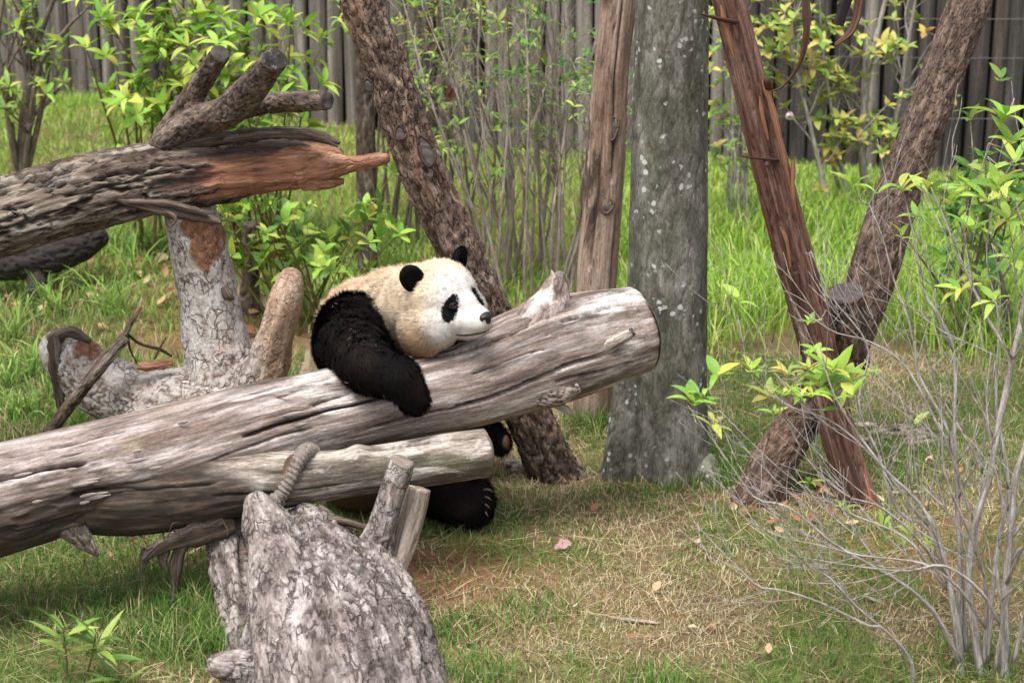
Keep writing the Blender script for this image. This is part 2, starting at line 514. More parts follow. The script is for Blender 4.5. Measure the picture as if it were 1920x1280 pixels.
M_GREY = wood('smooth_grey_bark', [(0.0, lin(74, 71, 63)), (0.5, lin(116, 113, 103)), (1.0, lin(154, 150, 141))], 0.5, 10, 90,
              patches=[(lin(84, 94, 68), 3, 0.5, 0.66, 0.45, 0.4), (lin(132, 128, 122), 3.5, 0.55, 0.7, 0.6, 0.3), (lin(58, 56, 50), 14, 0.6, 0.7, 0.5, 0.6)],
              spots=(lin(190, 192, 186), 28, 0.36, 0.9), relief=(lin(60, 54, 48), 0.6), bstr=0.7, finestr=0.42)
M_RED = wood('red_stringy_bark', [(0.0, lin(66, 46, 39)), (0.4, lin(104, 76, 65)), (0.75, lin(132, 102, 90)), (1.0, lin(158, 136, 124))], 0.04, 26, 110,
             patches=[(lin(172, 108, 72), 9, 0.56, 0.62, 0.9, 0.1), (lin(108, 66, 52), 6, 0.56, 0.66, 0.7, 0.12), (lin(134, 118, 110), 7, 0.6, 0.72, 0.6, 0.15)],
             relief=(lin(52, 28, 20), 0.7), bstr=0.9)
M_JBARK = wood('dull_brown_bark', [(0.0, lin(72, 58, 50)), (0.5, lin(112, 92, 80)), (1.0, lin(148, 128, 114))], 0.25, 22, 90,
               patches=[(lin(136, 106, 88), 6, 0.54, 0.68, 0.5, 0.3), (lin(80, 70, 64), 4, 0.55, 0.7, 0.5, 0.4)], relief=(lin(46, 36, 30), 0.7), bstr=0.9, bdist=0.006, crk=(50, 0.3, 0.12, lin(54, 42, 36), 0.7))
M_DARKBARK = wood('dark_mossy_bark', [(0.0, lin(58, 48, 42)), (0.5, lin(102, 88, 78)), (1.0, lin(146, 130, 116))], 0.35, 20, 80,
                  patches=[(lin(90, 92, 62), 6, 0.55, 0.68, 0.5, 0.4), (lin(112, 76, 60), 7, 0.6, 0.7, 0.6, 0.3)], relief=(lin(38, 30, 26), 0.8), bstr=1.0)
M_FENCE = wood('fence_post_wood', [(0.0, lin(96, 88, 81)), (0.5, lin(134, 127, 119)), (1.0, lin(164, 156, 147))], 0.04, 14, 80,
               patches=[(lin(84, 78, 74), 3, 0.5, 0.66, 0.6, 0.15), (lin(150, 126, 104), 3, 0.58, 0.72, 0.5, 0.15), (lin(58, 50, 46), 12, 0.64, 0.70, 0.8, 0.7)], bstr=0.4)
M_FENCE2 = wood('dark_fence_post_wood', [(0.0, lin(54, 51, 50)), (0.5, lin(82, 77, 74)), (1.0, lin(110, 104, 99))], 0.04, 14, 80,  # darker tone of the post wood
                patches=[(lin(112, 88, 74), 3, 0.54, 0.7, 0.5, 0.12), (lin(60, 58, 58), 3, 0.5, 0.66, 0.5, 0.15), (lin(46, 40, 38), 12, 0.64, 0.70, 0.8, 0.7)], bstr=0.4)
M_TWIG = wood('grey_twig_bark', [(0.0, lin(124, 115, 107)), (0.5, lin(170, 162, 155)), (1.0, lin(204, 198, 192))], 0.15, 60, 160, rough=0.8)
M_STEM = wood('grey_brown_stem_bark', [(0.0, lin(84, 72, 62)), (0.5, lin(120, 106, 94)), (1.0, lin(150, 138, 126))], 0.2, 40, 120,
              patches=[(lin(116, 118, 92), 14, 0.5, 0.65, 0.5, 0.4)])
M_TWIG2 = wood('brownish_twig_bark', [(0.0, lin(118, 105, 92)), (0.5, lin(158, 146, 133)), (1.0, lin(190, 180, 168))], 0.15, 60, 160, rough=0.8)
M_DSTEM = wood('dark_stem_bark', [(0.0, lin(50, 44, 38)), (1.0, lin(92, 80, 70))], 0.2, 40, 120)
M_GSTEM = wood('green_stem_skin', [(0.0, lin(92, 84, 52)), (1.0, lin(126, 118, 66))], 0.2, 40, 120)

def ring_mat(name, a, b, crack, scale=160):
    m = NT(name)
    g = m.attr('grain')
    w = m.n('TexWave', wave_type='RINGS', rings_direction='SPHERICAL', wave_profile='SIN')
    w.inputs['Scale'].default_value = scale / 6.28; w.inputs['Distortion'].default_value = 2.5; w.inputs['Detail'].default_value = 3; w.inputs['Detail Scale'].default_value = 1.5
    m.l(g, w.inputs['Vector'])
    c = m.mix(w.outputs['Fac'], a, b)
    n1 = m.noise(g, 30, 5, 0.7)
    c = m.mix(m.rng(n1, 0.52, 0.7, 0, 0.75), c, crack)
    n2 = m.noise(g, 9, 3, 0.6)
    c = m.mix(m.rng(n2, 0.45, 0.7, 0, 0.5), c, b)
    return m.finish(c, 0.9, n1, 0.5, 0.004)
M_CUTD = ring_mat('weathered_dark_cut', lin(66, 60, 58), lin(92, 84, 80), lin(40, 36, 34))
M_CUTB = ring_mat('black_rotten_cut', lin(38, 36, 35), lin(58, 54, 50), lin(150, 150, 140))
M_CUTL = ring_mat('pale_cut', lin(150, 139, 130), lin(126, 114, 105), lin(84, 74, 66))

# ------------------------------------------------------------------ relief recipes: return (height, 0..1 plate mask)
def d_log(cracks=(), amp=1.0):
    def f(g, sn, th, pos, s):
        lump = fbm(np.stack([g[:, 0] * 5, g[:, 1] * 5, g[:, 2] * 1.1], 1), 3) * 0.016 * amp
        ridg = fbm(np.stack([g[:, 0] * 52, g[:, 1] * 52, g[:, 2] * 1.6], 1), 4) * 0.005 * amp
        n = fbm(np.stack([g[:, 0] * 16, g[:, 1] * 16, g[:, 2] * 1.1 + 9], 1), 3)
        fiss = sst(0.05, 0.0, np.abs(n)) * sst(0.1, 0.4, vnoise(np.stack([g[:, 0] * 3, g[:, 1] * 3, g[:, 2] * 1.5], 1)))
        h = lump + ridg - 0.006 * fiss
        m = 1 - 0.5 * fiss
        for s0, s1, t0, t1, w, dep in cracks:
            k = np.clip((s - s0) / (s1 - s0), 0, 1)
            inside = sst(0, 0.06, (s - s0) / (s1 - s0)) * sst(0, 0.1, (s1 - s) / (s1 - s0))
            tc = t0 + (t1 - t0) * k + 0.025 * np.sin(s * 9 + t0 * 7) + 0.012 * np.sin(s * 31)
            d = np.abs((th - tc + np.pi) % (2 * np.pi) - np.pi)
            c = sst(w, w * 0.25, d) * inside
            h = h - dep * c
            m = m * (1 - 0.95 * c)
        return h, m
    return f
def d_plate(su, ss, depth, lump=0.01, rag=0.5):
    def f(g, sn, th, pos, s):
        q = np.stack([g[:, 0] * su, g[:, 1] * su, g[:, 2] * ss], 1)
        q = q + rag * np.stack([fbm(q * 1.3 + 5, 3), fbm(q * 1.3 + 25, 3), fbm(q * 1.3 + 45, 3)], 1)
        f1, f2, cid = worley(q)
        e = sst(0.0, 0.14, f2 - f1)
        fi = fbm(np.stack([g[:, 0] * su * 4, g[:, 1] * su * 4, g[:, 2] * ss * 4], 1), 3)
        h = depth * (e - 1) + depth * 0.3 * (cid - 0.5) * e + depth * 0.3 * fi
        h = h + lump * fbm(np.stack([g[:, 0] * 4, g[:, 1] * 4, g[:, 2] * 1.8], 1), 2)
        return h, np.clip(e * (0.75 + 0.5 * fi), 0, 1)
    return f
def d_furrow(su, ss, depth, lump=0.012):
    def f(g, sn, th, pos, s):
        q = np.stack([g[:, 0] * su, g[:, 1] * su, g[:, 2] * ss], 1)
        q = q + 0.6 * np.stack([fbm(q * 0.8 + 5, 2), fbm(q * 0.8 + 25, 2), fbm(q * 0.8 + 45, 2)], 1)
        n = 1 - np.abs(fbm(q, 4)) * 2.2
        n = np.clip(n, 0, 1)
        e = 1 - n ** 3
        fi = fbm(q * 3.1, 3)
        h = depth * (e - 0.8) + depth * 0.4 * fi + lump * fbm(np.stack([g[:, 0] * 4, g[:, 1] * 4, g[:, 2] * 1.5], 1), 2)
        return h, np.clip(e + 0.3 * fi, 0, 1)
    return f

# ------------------------------------------------------------------ ground
m = NT('turf_soil')
tc = m.n('TexCoord').outputs['Object']
n1 = m.noise(tc, 2.2, 5, 0.6)
n2 = m.noise(tc, 30, 5, 0.7)
n3 = m.noise(tc, 0.9, 3, 0.5, loc=(7, 2, 0))
c = m.ramp(n1, [(0.3, lin(92, 78, 58)), (0.5, lin(122, 106, 76)), (0.7, lin(98, 104, 58))])
c = m.mix(m.rng(n3, 0.52, 0.66, 0, 0.3), c, lin(128, 96, 72))
c = m.mix(m.attr('bare_soil', 'Fac'), c, lin(142, 98, 76))
c = m.mix(1.0, c, m.ramp(n2, [(0.3, (0.5, 0.5, 0.5, 1)), (0.7, (1.25, 1.2, 1.1, 1))]), 'MULTIPLY')
M_GROUND = m.finish(c, 0.95, n2, 0.8, 0.02)
gx = np.concatenate([np.linspace(-120, -7, 14), np.linspace(-6, 6, 150), np.linspace(7, 120, 14)])
gy = np.concatenate([np.linspace(-60, 1, 10), np.linspace(2, 20, 225), np.linspace(21, 160, 16)])
GX, GY = np.meshgrid(gx, gy)
GV = np.stack([GX, GY, gh(GX, GY)], 2).reshape(-1, 3)
i = np.arange(len(gy) - 1)[:, None] * len(gx) + np.arange(len(gx) - 1)[None]
i = i.ravel(); w_ = len(gx)
def bare_soil(x, y):
    a = np.exp(-(((x + 0.22) / 0.36) ** 2 + ((y - 6.9) / 0.34) ** 2)) + 0.6 * np.exp(-(((x - 1.75) / 0.6) ** 2 + ((y - 7.1) / 0.4) ** 2)) + 0.7 * np.exp(-(((x + 1.5) / 0.5) ** 2 + ((y - 9.6) / 0.9) ** 2))
    return np.clip(a, 0, 1)
tag(link('ground', mesh_tris('ground', GV, np.vstack([np.stack([i, i + 1, i + w_ + 1], 1), np.stack([i, i + w_ + 1, i + w_], 1)]), True, {'bare_soil': 0.75 * bare_soil(GV[:, 0], GV[:, 1])}), M_GROUND), kind='structure')

# ------------------------------------------------------------------ fence of upright round posts
FA, FB = np.array([-8.5, 16.5]), np.array([8.0, 12.76])
FLEN = np.linalg.norm(FB - FA); FD = (FB - FA) / FLEN
fence = empty('fence', onground(0.1, 14.55), 'tall fence of grey upright round timber posts set side by side', 'fence')
def post_mesh(seed, h=2.5):
    ac = Acc()
    rr = 0.058
    z = np.array([-0.3, 0.2, 0.6, 1.0, 1.4, 1.8, 2.2, h - 0.02, h])
    ns = 12
    th = np.linspace(0, 2 * np.pi, ns, endpoint=False)
    R = np.random.default_rng(seed)
    w = 1 + 0.05 * np.sin(2 * th + seed) + 0.03 * R.standard_normal(ns)
    v = []
    for k, zz in enumerate(z):
        rk = rr * (0.86 if k == len(z) - 1 else 1.0) * (1.02 - 0.03 * zz)
        bx, by = 0.006 * math.sin(zz * 2 + seed), 0.006 * math.cos(zz * 1.7 + seed * 2)
        v.append(np.stack([np.cos(th) * rk * w + bx, np.sin(th) * rk * w + by, np.full(ns, zz)], 1))
    v = np.vstack(v + [np.array([[0, 0, h]])])
    f = ring_faces(len(z), ns)
    k = np.arange(ns); b = (len(z) - 1) * ns
    f = np.vstack([f, np.stack([b + k, b + (k + 1) % ns, np.full(ns, len(z) * ns)], 1)])
    return mesh_tris('post', v, f, True, {'grain': v + seed * 5.3, 'relief': np.ones(len(v))})
POSTS_A = [post_mesh(s) for s in range(7)]
POSTS_B = [post_mesh(s + 20) for s in range(7)]
for me in POSTS_A: me.materials.append(M_FENCE)
for me in POSTS_B: me.materials.append(M_FENCE2)
d = 0.0
k = 0
R = random.Random(3)
while d < FLEN:
    p = FA + FD * d
    q = FA + FD * d + np.array([FD[1], -FD[0]]) * R.uniform(-0.012, 0.012)
    dark_post = R.random() < (0.12 + 0.85 * float(sst(0.2, 2.0, p[0])))  # darker posts grow more frequent towards the right
    me = (POSTS_B if dark_post else POSTS_A)[R.randrange(7)]
    sc = R.uniform(0.84, 1.12)
    o = link('post', me, None, fence)
    o.location = (q[0], q[1], float(gh(q[0], q[1])) + R.uniform(-0.06, 0.05))
    o.scale = (sc, sc, 1)
    o.rotation_euler = (R.gauss(0, 0.006), R.gauss(0, 0.008), R.uniform(0, 6.28))
    d += 0.119 * sc + R.uniform(0, 0.009)
m = NT('gap_shade'); M_BACK = m.finish(lin(34, 31, 29), 0.95)  # dark sheet added behind the posts, its colour stands in for shade in the gaps
bq = np.array([-FD[1], FD[0]]) * 0.062
bv = []
for zz_ in (-0.3, 2.35):
    for pt_ in (FA + bq, FB + bq, FB + bq * 1.35, FA + bq * 1.35):
        bv.append([pt_[0], pt_[1], float(gh(pt_[0], pt_[1])) + zz_])
link('gap_shade_sheet', mesh_tris('gap_shade_sheet', np.array(bv), np.array([[0, 1, 5], [0, 5, 4], [1, 2, 6], [1, 6, 5], [2, 3, 7], [2, 7, 6], [3, 0, 4], [3, 4, 7], [4, 5, 6], [4, 6, 7]]), False), M_BACK, fence)
for zz in (0.55, 1.9):
    ac = Acc()
    n2_ = np.array([-FD[1], FD[0]]) * 0.14
    a = FA + n2_; b = FB + n2_
    ac.tube([(a[0], a[1], float(gh(a[0], a[1])) + zz, 0.045), ((a[0] + b[0]) / 2, (a[1] + b[1]) / 2, float(gh(*((a + b) / 2))) + zz, 0.045), (b[0], b[1], float(gh(b[0], b[1])) + zz, 0.045)], 8, 0.5)
    link('rail', ac.mesh('rail'), M_FENCE2, fence)
# porcelain pegs carrying the thin wires along the fence
m = NT('pinkish_ceramic'); M_CER = m.finish(lin(206, 184, 172), 0.45)
m = NT('dark_hole'); M_HOLE = m.finish(lin(40, 34, 32), 0.9)
m = NT('dull_wire'); M_WIRE = m.finish(lin(120, 118, 116), 0.5)
def fence_point(px, py):
    dr = ray(px, py)
    nrm = np.array([FD[1], -FD[0]])
    t = np.dot(FA - CAM[:2], nrm) / np.dot(dr[:2], nrm)
    return CAM + dr * t + np.array([nrm[0], nrm[1], 0]) * 0.075 * (1 if nrm[1] < 0 else -1)
for px, py in ((1497, 27), (1483, 213)):
    c0 = fence_point(px, py)
    ac = Acc()
    out = np.array([FD[1], -FD[0], 0]); out = out * (1 if out[1] < 0 else -1)
    prof = [(0.0, 0.012), (0.012, 0.026), (0.03, 0.028), (0.04, 0.024), (0.044, 0.012), (0.036, 0.008)]
    ac.tube([tuple(c0 + out * a) + (b,) for a, b in prof], 14, 0.004)
    pg = link('wire_peg', ac.mesh('wire_peg'), M_CER, fence)
    ac = Acc(); _ball(ac, c0 + out * 0.045, (0.009, 0.004, 0.009), np.eye(3)); link('peg_hole', ac.mesh('peg_hole'), M_HOLE, pg)
for py in (27, 100, 213):
    a = fence_point(1380, py); b = fence_point(2080, py + 6)
    ac = Acc(); ac.tube([tuple(a) + (0.0018,), tuple((a + b) / 2 - np.array([0, 0, 0.01])) + (0.0018,), tuple(b) + (0.0018,)], 5, 0.3)
    link('wire', ac.mesh('wire'), M_WIRE, fence)

# ------------------------------------------------------------------ standing and leaning trunks
def stand(ctrl):           # where a trunk meets the ground
    c = ctrl[0]
    return (c[0], c[1], float(gh(c[0], c[1])))
def up_from(ctrl, extra):
    """carry a trunk on past the last point, along its own direction"""
    a, b = np.array(ctrl[-2]), np.array(ctrl[-1])
    d = (b - a)[:3]; d /= np.linalg.norm(d)
    return ctrl + [tuple(b[:3] + d * extra) + (b[3] * 0.92,)]

# F: furrowed brown trunk leaning behind the panda
cF = L([(1066, 925, 7.97, 54), (1036, 880, 7.95, 48), (988, 770, 7.9, 43), (915, 585, 7.86, 41), (852, 450, 7.85, 42), (783, 300, 7.85, 43), (733, 150, 7.86, 40), (676, 0, 7.87, 37), (650, -70, 7.88, 36)])
tF = empty('leaning_trunk', stand(cF), 'brown furrowed trunk leaning diagonally behind the panda', 'tree trunk')
limb('trunk', up_from(cF, 1.2), M_FBARK, tF, d_furrow(36, 12, 0.016, 0.014), 0.010, 0.009, seed=1)
def scar(px, py, Y, rx, rz, tilt, parent, mat, rimmat, name='knot_scar'):
    """an old branch scar: dark hollow with a swollen lip"""
    c0 = P(px, py, Y); s = mpp(px, py, Y)
    nrm = -ray(px, py); nrm /= np.linalg.norm(nrm)
    rt = np.cross(np.array([0, 0, 1.0]), nrm); rt /= np.linalg.norm(rt); upv = np.cross(nrm, rt)
    a = math.radians(tilt)
    e1 = rt * math.cos(a) + upv * math.sin(a); e2 = -rt * math.sin(a) + upv * math.cos(a)
    ac = Acc(); pts = []
    for k in range(13):
        t = k / 12 * 2 * math.pi
        w = 1 + 0.12 * math.sin(3 * t + px)
        pts.append(tuple(c0 + e1 * math.cos(t) * rx * s * w + e2 * math.sin(t) * rz * s * w) + (min(rx, rz) * s * 0.24,))
    ac.tube(pts, 8, 0.008)
    o = link(name, ac.mesh(name), rimmat, parent)
    ac = Acc(); _ball(ac, c0 - nrm * 0.004, (rx * s, rz * s, 0.006), np.array([e1, e2, nrm]))
    ac.at = {'grain': [np.vstack(ac.v)], 'relief': [np.full(ac.n, 0.3)]}
    link('hollow', ac.mesh('hollow'), mat, o)
scar(800, 283, 7.76, 13, 30, 20, tF, M_CUTD, M_FBARK)
scar(750, 250, 7.755, 11, 13, 0, tF, M_CUTD, M_FBARK)
scar(690, 160, 7.775, 8, 12, 25, tF, M_CUTD, M_FBARK)

# G: barkless tan post
cG = L([(1108, 860, 8.6, 37), (1112, 780, 8.6, 37), (1120, 530, 8.62, 38), (1130, 400, 8.64, 36), (1136, 300, 8.65, 37), (1144, 150, 8.66, 33), (1160, 0, 8.67, 33), (1166, -80, 8.68, 32)])
tG = empty('dead_trunk', stand(cG), 'slim barkless tan dead trunk beside the thick grey tree', 'tree trunk')
limb('trunk', up_from(cG, 1.1), M_TAN, tG, d_log([(0.9, 1.7, 1.1, 1.25, 0.12, 0.02), (1.3, 2.3, 1.9, 1.7, 0.1, 0.02), (0.5, 1.2, 2.2, 2.3, 0.09, 0.02)], 1.0), 0.010, 0.008, seed=2)
scar(1138, 385, 8.555, 12, 14, 0, tG, M_CUTD, M_TAN)
scar(1150, 240, 8.575, 9, 22, -8, tG, M_CUTD, M_TAN)

# H: thick grey living tree
cH = L([(1250, 945, 8.0, 112), (1248, 895, 8.0, 96), (1247, 840, 8.0, 83), (1249, 700, 8.0, 76), (1254, 400, 8.0, 72), (1258, 200, 8.0, 70), (1260, 0, 8.0, 69), (1262, -120, 8.0, 68)])
tH = empty('grey_tree', stand(cH), 'thick upright grey tree trunk with white lichen spots', 'tree')
limb('trunk', up_from(cH, 1.6), M_GREY, tH, d_furrow(22, 8, 0.003, 0.012), 0.011, 0.010, seed=3)
cH2 = L([(1165, 905, 7.93, 46), (1168, 860, 7.93, 38), (1180, 760, 7.95, 34), (1192, 660, 7.97, 30), (1212, 560, 8.0, 22)])
limb('buttress', cH2, M_GREY, tH, d_furrow(22, 14, 0.006, 0.012), 0.011, 0.010, seed=4)
for (a, b, r0) in (((1310, 880), (1352, 945), 40), ((1240, 900), (1245, 960), 44)):
    limb('root', L([(a[0], a[1], 7.95, r0), ((a[0] + b[0]) / 2, (a[1] + b[1]) / 2, 7.85, r0 * 0.8), (b[0], b[1] + 10, 7.75, r0 * 0.35)]), M_GREY, tH, d_furrow(22, 14, 0.006, 0.01), 0.012, 0.011, seed=5)

# J: dull brown trunk leaning to the right, with a sawn stub
cJ = L([(1398, 985, 7.66, 52), (1425, 930, 7.68, 47), (1452, 870, 7.72, 44), (1512, 775, 7.8, 42), (1582, 655, 7.92, 43), (1628, 540, 8.05, 45), (1672, 400, 8.2, 44), (1745, 200, 8.4, 42), (1822, 0, 8.62, 41), (1850, -80, 8.7, 40)])
tJ = empty('slanting_trunk', stand(cJ), 'dull brown trunk slanting up past the red one, with a sawn stub', 'tree trunk')
limb('trunk', up_from(cJ, 1.2), M_JBARK, tJ, d_furrow(40, 16, 0.010, 0.014), 0.010, 0.009, seed=6)
o, e, _ = limb('stub', L([(1590, 680, 7.9, 40), (1588, 620, 7.84, 38), (1586, 548, 7.8, 36)]), M_JBARK, tJ, d_furrow(40, 16, 0.010, 0.008), 0.010, 0.009, seed=7)
cut_end(e[1], M_CUTD, o, 1)

# I: red stringy-barked trunk
cI = L([(1626, 985, 7.6, 38), (1608, 935, 7.6, 34), (1568, 800, 7.6, 33), (1520, 600, 7.6, 34), (1467, 400, 7.6, 35), (1417, 200, 7.6, 33), (1367, 0, 7.6, 31), (1346, -80, 7.6, 30)])
tI = empty('red_trunk', stand(cI), 'slim red-brown trunk with stringy peeling bark leaning left', 'tree trunk')
limb('trunk', up_from(cI, 1.0), M_RED, tI, d_furrow(46, 5, 0.008, 0.01), 0.010, 0.007, seed=8)
def strip(name, pts, w, mat, parent, thick=0.004, twist=0.0, side=(1, 0, 0), label=None, cat=None, group=None):
    """curled strip of bark: a thin slab with a bowed cross-section"""
    c = np.array([tuple(P(a, b, y)) + (ww * mpp(a, b, y),) for a, b, y, ww in pts])
    r, u = catmull(c, 0.015)
    t = np.gradient(r[:, :3], axis=0); t /= np.linalg.norm(t, axis=1)[:, None]
    sd_ = np.cross(t, np.array([0, 1.0, 0])); sd_ /= np.linalg.norm(sd_, axis=1)[:, None] + 1e-9
    nb = np.cross(sd_, t)
    n = len(r)
    ang = twist * np.linspace(0, 1, n)[:, None]
    s2 = sd_ * np.cos(ang) + nb * np.sin(ang); n2 = -sd_ * np.sin(ang) + nb * np.cos(ang)
    prof = [(-1, 0), (-0.5, 0.25), (0, 0.35), (0.5, 0.25), (1, 0), (0.5, -0.1), (0, 0.0), (-0.5, -0.1)]
    wob = 1 + 0.2 * vnoise(np.stack([u * 40, u * 0, u * 0], 1))
    v = np.stack([r[:, :3] + s2 * (a * r[:, 3] * wob)[:, None] + n2 * (b * r[:, 3] + thick * (1 if k < 5 else -1) * 0.5)[:, None] for k, (a, b) in enumerate(prof)], 1)
    g = np.stack([np.stack([a * r[:, 3], np.full(n, b), u], 1) for a, b in prof], 1).reshape(-1, 3)
    f = ring_faces(n, 8)
    me = mesh_tris(name, v.reshape(-1, 3), f, True, {'grain': g, 'relief': np.ones(len(g))})
    o = link(name, me, mat, parent)
    return tag(o, label, cat, group)
M_ORANGE = wood('fresh_inner_bark', [(0.0, lin(96, 62, 46)), (0.5, lin(144, 98, 74)), (1.0, lin(184, 142, 112))], 0.04, 60, 160)
for pts, tw in (([(1424, 180, 7.495, 2), (1430, 220, 7.49, 5), (1440, 262, 7.495, 2)], 0.05), ([(1462, 425, 7.49, 2), (1474, 450, 7.485, 4), (1482, 500, 7.49, 2)], 0.05), ([(1432, 150, 7.5, 7), (1452, 220, 7.49, 7), (1470, 300, 7.49, 6), (1484, 360, 7.5, 3)], 0.3),
                ([(1352, 10, 7.53, 4), (1362, 60, 7.52, 6), (1376, 110, 7.52, 2)], 0.1),
                ([(1488, 300, 7.5, 4), (1486, 360, 7.49, 5), (1492, 400, 7.5, 2)], -0.4)):
    strip('bark_strip', pts, 0, M_ORANGE, tI, twist=tw)
for pts in ([(1385, 42, 7.55, 5), (1350, 36, 7.5, 4), (1312, 26, 7.46, 1.5)], [(1440, 175, 7.54, 11), (1440, 160, 7.5, 9), (1438, 148, 7.48, 6)],
            [(1490, 510, 7.52, 9), (1500, 560, 7.5, 4)], [(1460, 300, 7.53, 3), (1410, 296, 7.5, 2), (1388, 292, 7.48, 1)]):
    ac = Acc(); ac.tube(L(pts), 7, 0.01); link('splinter', ac.mesh('splinter'), M_RED, tI)
scar(1437, 305, 7.515, 5, 8, 0, tI, M_CUTD, M_RED)

# long bark strips dangling beside the red trunk, hooked over its head above
hook = P(1346, -150, 7.5)
strip('bark_ribbon', [(1376, -420, 7.55, 10), (1440, -440, 7.45, 11), (1500, -250, 7.4, 12), (1511, -20, 7.4, 11), (1513, 60, 7.4, 10), (1500, 120, 7.4, 8), (1470, 160, 7.4, 4), (1447, 172, 7.4, 2)], 0, M_RED, None, 0.004, 0.9,
      label='long curved bark ribbon dangling beside the red trunk, ending in a hair-thin tip', cat='bark strip')
strip('bark_ribbon', [(1372, -470, 7.62, 9), (1470, -500, 7.6, 10), (1560, -330, 7.55, 11), (1606, -40, 7.5, 10), (1608, 20, 7.5, 9), (1594, 60, 7.5, 8), (1566, 84, 7.5, 3)], 0, M_RED, None, 0.004, -0.5,
      label='short hooked reddish bark ribbon hanging next to a black strip', cat='bark strip')
m = NT('black_bark'); M_BLACKB = m.finish(lin(52, 46, 44), 0.9)
strip('bark_ribbon', [(1370, -520, 7.66, 9), (1480, -540, 7.64, 12), (1580, -300, 7.6, 14), (1592, -40, 7.58, 14), (1584, 10, 7.58, 14), (1572, 48, 7.58, 12)], 0, M_BLACKB, None, 0.006, 0.4,
      label='wide blackened bark strip with a blunt end, hanging in the air', cat='bark strip')
# ------------------------------------------------------------------ the forked log the panda leans over
cA = L([(-560, 1080, 6.05, 120), (-250, 1005, 6.3, 116), (0, 938, 6.5, 106), (150, 898, 6.62, 100), (300, 858, 6.74, 96), (470, 808, 6.88, 88), (640, 768, 7.05, 81), (780, 738, 7.19, 80), (860, 720, 7.27, 83), (930, 694, 7.33, 92), (1010, 665, 7.4, 97), (1100, 640, 7.45, 94), (1170, 624, 7.52, 84), (1204, 615, 7.55, 80)])
logA = empty('forked_log', (cA[4][0], cA[4][1], float(gh(cA[4][0], cA[4][1]))), 'long bleached forked log that the panda rests its chin on', 'log')
rA, uA = catmull(cA, 0.01)
def pix(p):
    d = np.asarray(p)[:3] - CAM
    z = d @ C_FWD
    return 960 + FPX * (d @ C_RIGHT) / z, 640 - FPX * (d @ C_UP) / z, z
pxA = np.array([pix(q)[0] for q in rA]); pyA = np.array([pix(q)[1] for q in rA]); zA = np.array([pix(q)[2] for q in rA])
def on_A(px, py):
    """(s, angle) on log A for a pixel lying on it"""
    slope = -0.24
    s = np.interp(px, pxA, uA); cy = np.interp(px, pxA, pyA); r = np.interp(s, uA, rA[:, 3]); z = np.interp(s, uA, zA)
    dpx = (cy - py) * 0.972
    k = np.clip(dpx * z / FPX / r, -0.97, 0.97)
    return float(s - 0.0), float(-0.32 - math.asin(k))
def crackA(x0, y0, x1, y1, w=0.055, dep=0.034):
    w *= 1.15; dep *= 1.3
    s0, t0 = on_A(x0, y0); s1, t1 = on_A(x1, y1)
    return (s0, s1, t0, t1, w, dep)
cracks = [crackA(735, 672, 960, 622), crackA(945, 625, 1195, 538, 0.055), crackA(815, 765, 1140, 652, 0.045), crackA(430, 815, 700, 745, 0.045), crackA(110, 930, 340, 885, 0.06, 0.03),
          crackA(1050, 600, 1190, 560, 0.035), crackA(300, 890, 560, 800, 0.03, 0.012), crackA(-60, 905, 160, 860, 0.04), crackA(640, 810, 900, 742, 0.03, 0.015), crackA(20, 850, 260, 800, 0.03, 0.012),
          crackA(860, 700, 1010, 650, 0.02, 0.01), crackA(150, 985, 420, 925, 0.05, 0.03), crackA(560, 760, 640, 735, 0.03, 0.012), crackA(1000, 720, 1190, 668, 0.04, 0.02)]
def dA(g, sn, th, pos, s):
    h, mm = d_log(cracks)(g, sn, th, pos, s)
    pxs = np.interp(s, uA, pxA)
    # rotten, flaking shell towards the low end, mostly along the underside
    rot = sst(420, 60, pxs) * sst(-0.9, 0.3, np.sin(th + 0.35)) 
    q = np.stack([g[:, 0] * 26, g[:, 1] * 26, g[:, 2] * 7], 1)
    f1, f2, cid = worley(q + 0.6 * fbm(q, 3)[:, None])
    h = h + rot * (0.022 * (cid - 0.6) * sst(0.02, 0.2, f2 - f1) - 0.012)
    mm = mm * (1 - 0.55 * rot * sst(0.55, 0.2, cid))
    # the sawn end is rounded off
    h = h - 0.012 * sst(uA[-1] - 0.016, uA[-1], s) + 0.010 * fbm(np.stack([g[:, 0] * 14, g[:, 1] * 14, s * 3], 1), 3) * sst(uA[-1] - 0.25, uA[-1], s)
    # underside sweeps out where an old limb left it
    return h, np.clip(mm, 0, 1)
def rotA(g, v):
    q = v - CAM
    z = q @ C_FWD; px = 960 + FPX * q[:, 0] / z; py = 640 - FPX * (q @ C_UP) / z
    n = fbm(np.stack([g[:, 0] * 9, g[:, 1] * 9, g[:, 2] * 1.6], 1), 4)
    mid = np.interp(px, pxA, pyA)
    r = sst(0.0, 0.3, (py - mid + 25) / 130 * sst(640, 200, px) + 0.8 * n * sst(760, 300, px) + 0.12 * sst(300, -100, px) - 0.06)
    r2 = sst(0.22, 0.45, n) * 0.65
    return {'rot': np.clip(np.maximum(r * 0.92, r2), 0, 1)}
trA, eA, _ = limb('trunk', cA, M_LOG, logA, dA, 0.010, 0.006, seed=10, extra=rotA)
cut_end(eA[1], M_CUTL, trA, 2, lift=0.002)
cB = L([(20, 940, 6.54, 60), (130, 925, 6.6, 76), (230, 926, 6.63, 82), (330, 918, 6.67, 78), (450, 906, 6.71, 64), (560, 897, 6.75, 52), (640, 888, 6.79, 46), (760, 872, 6.84, 46), (850, 858, 6.89, 46), (912, 849, 6.93, 45)])
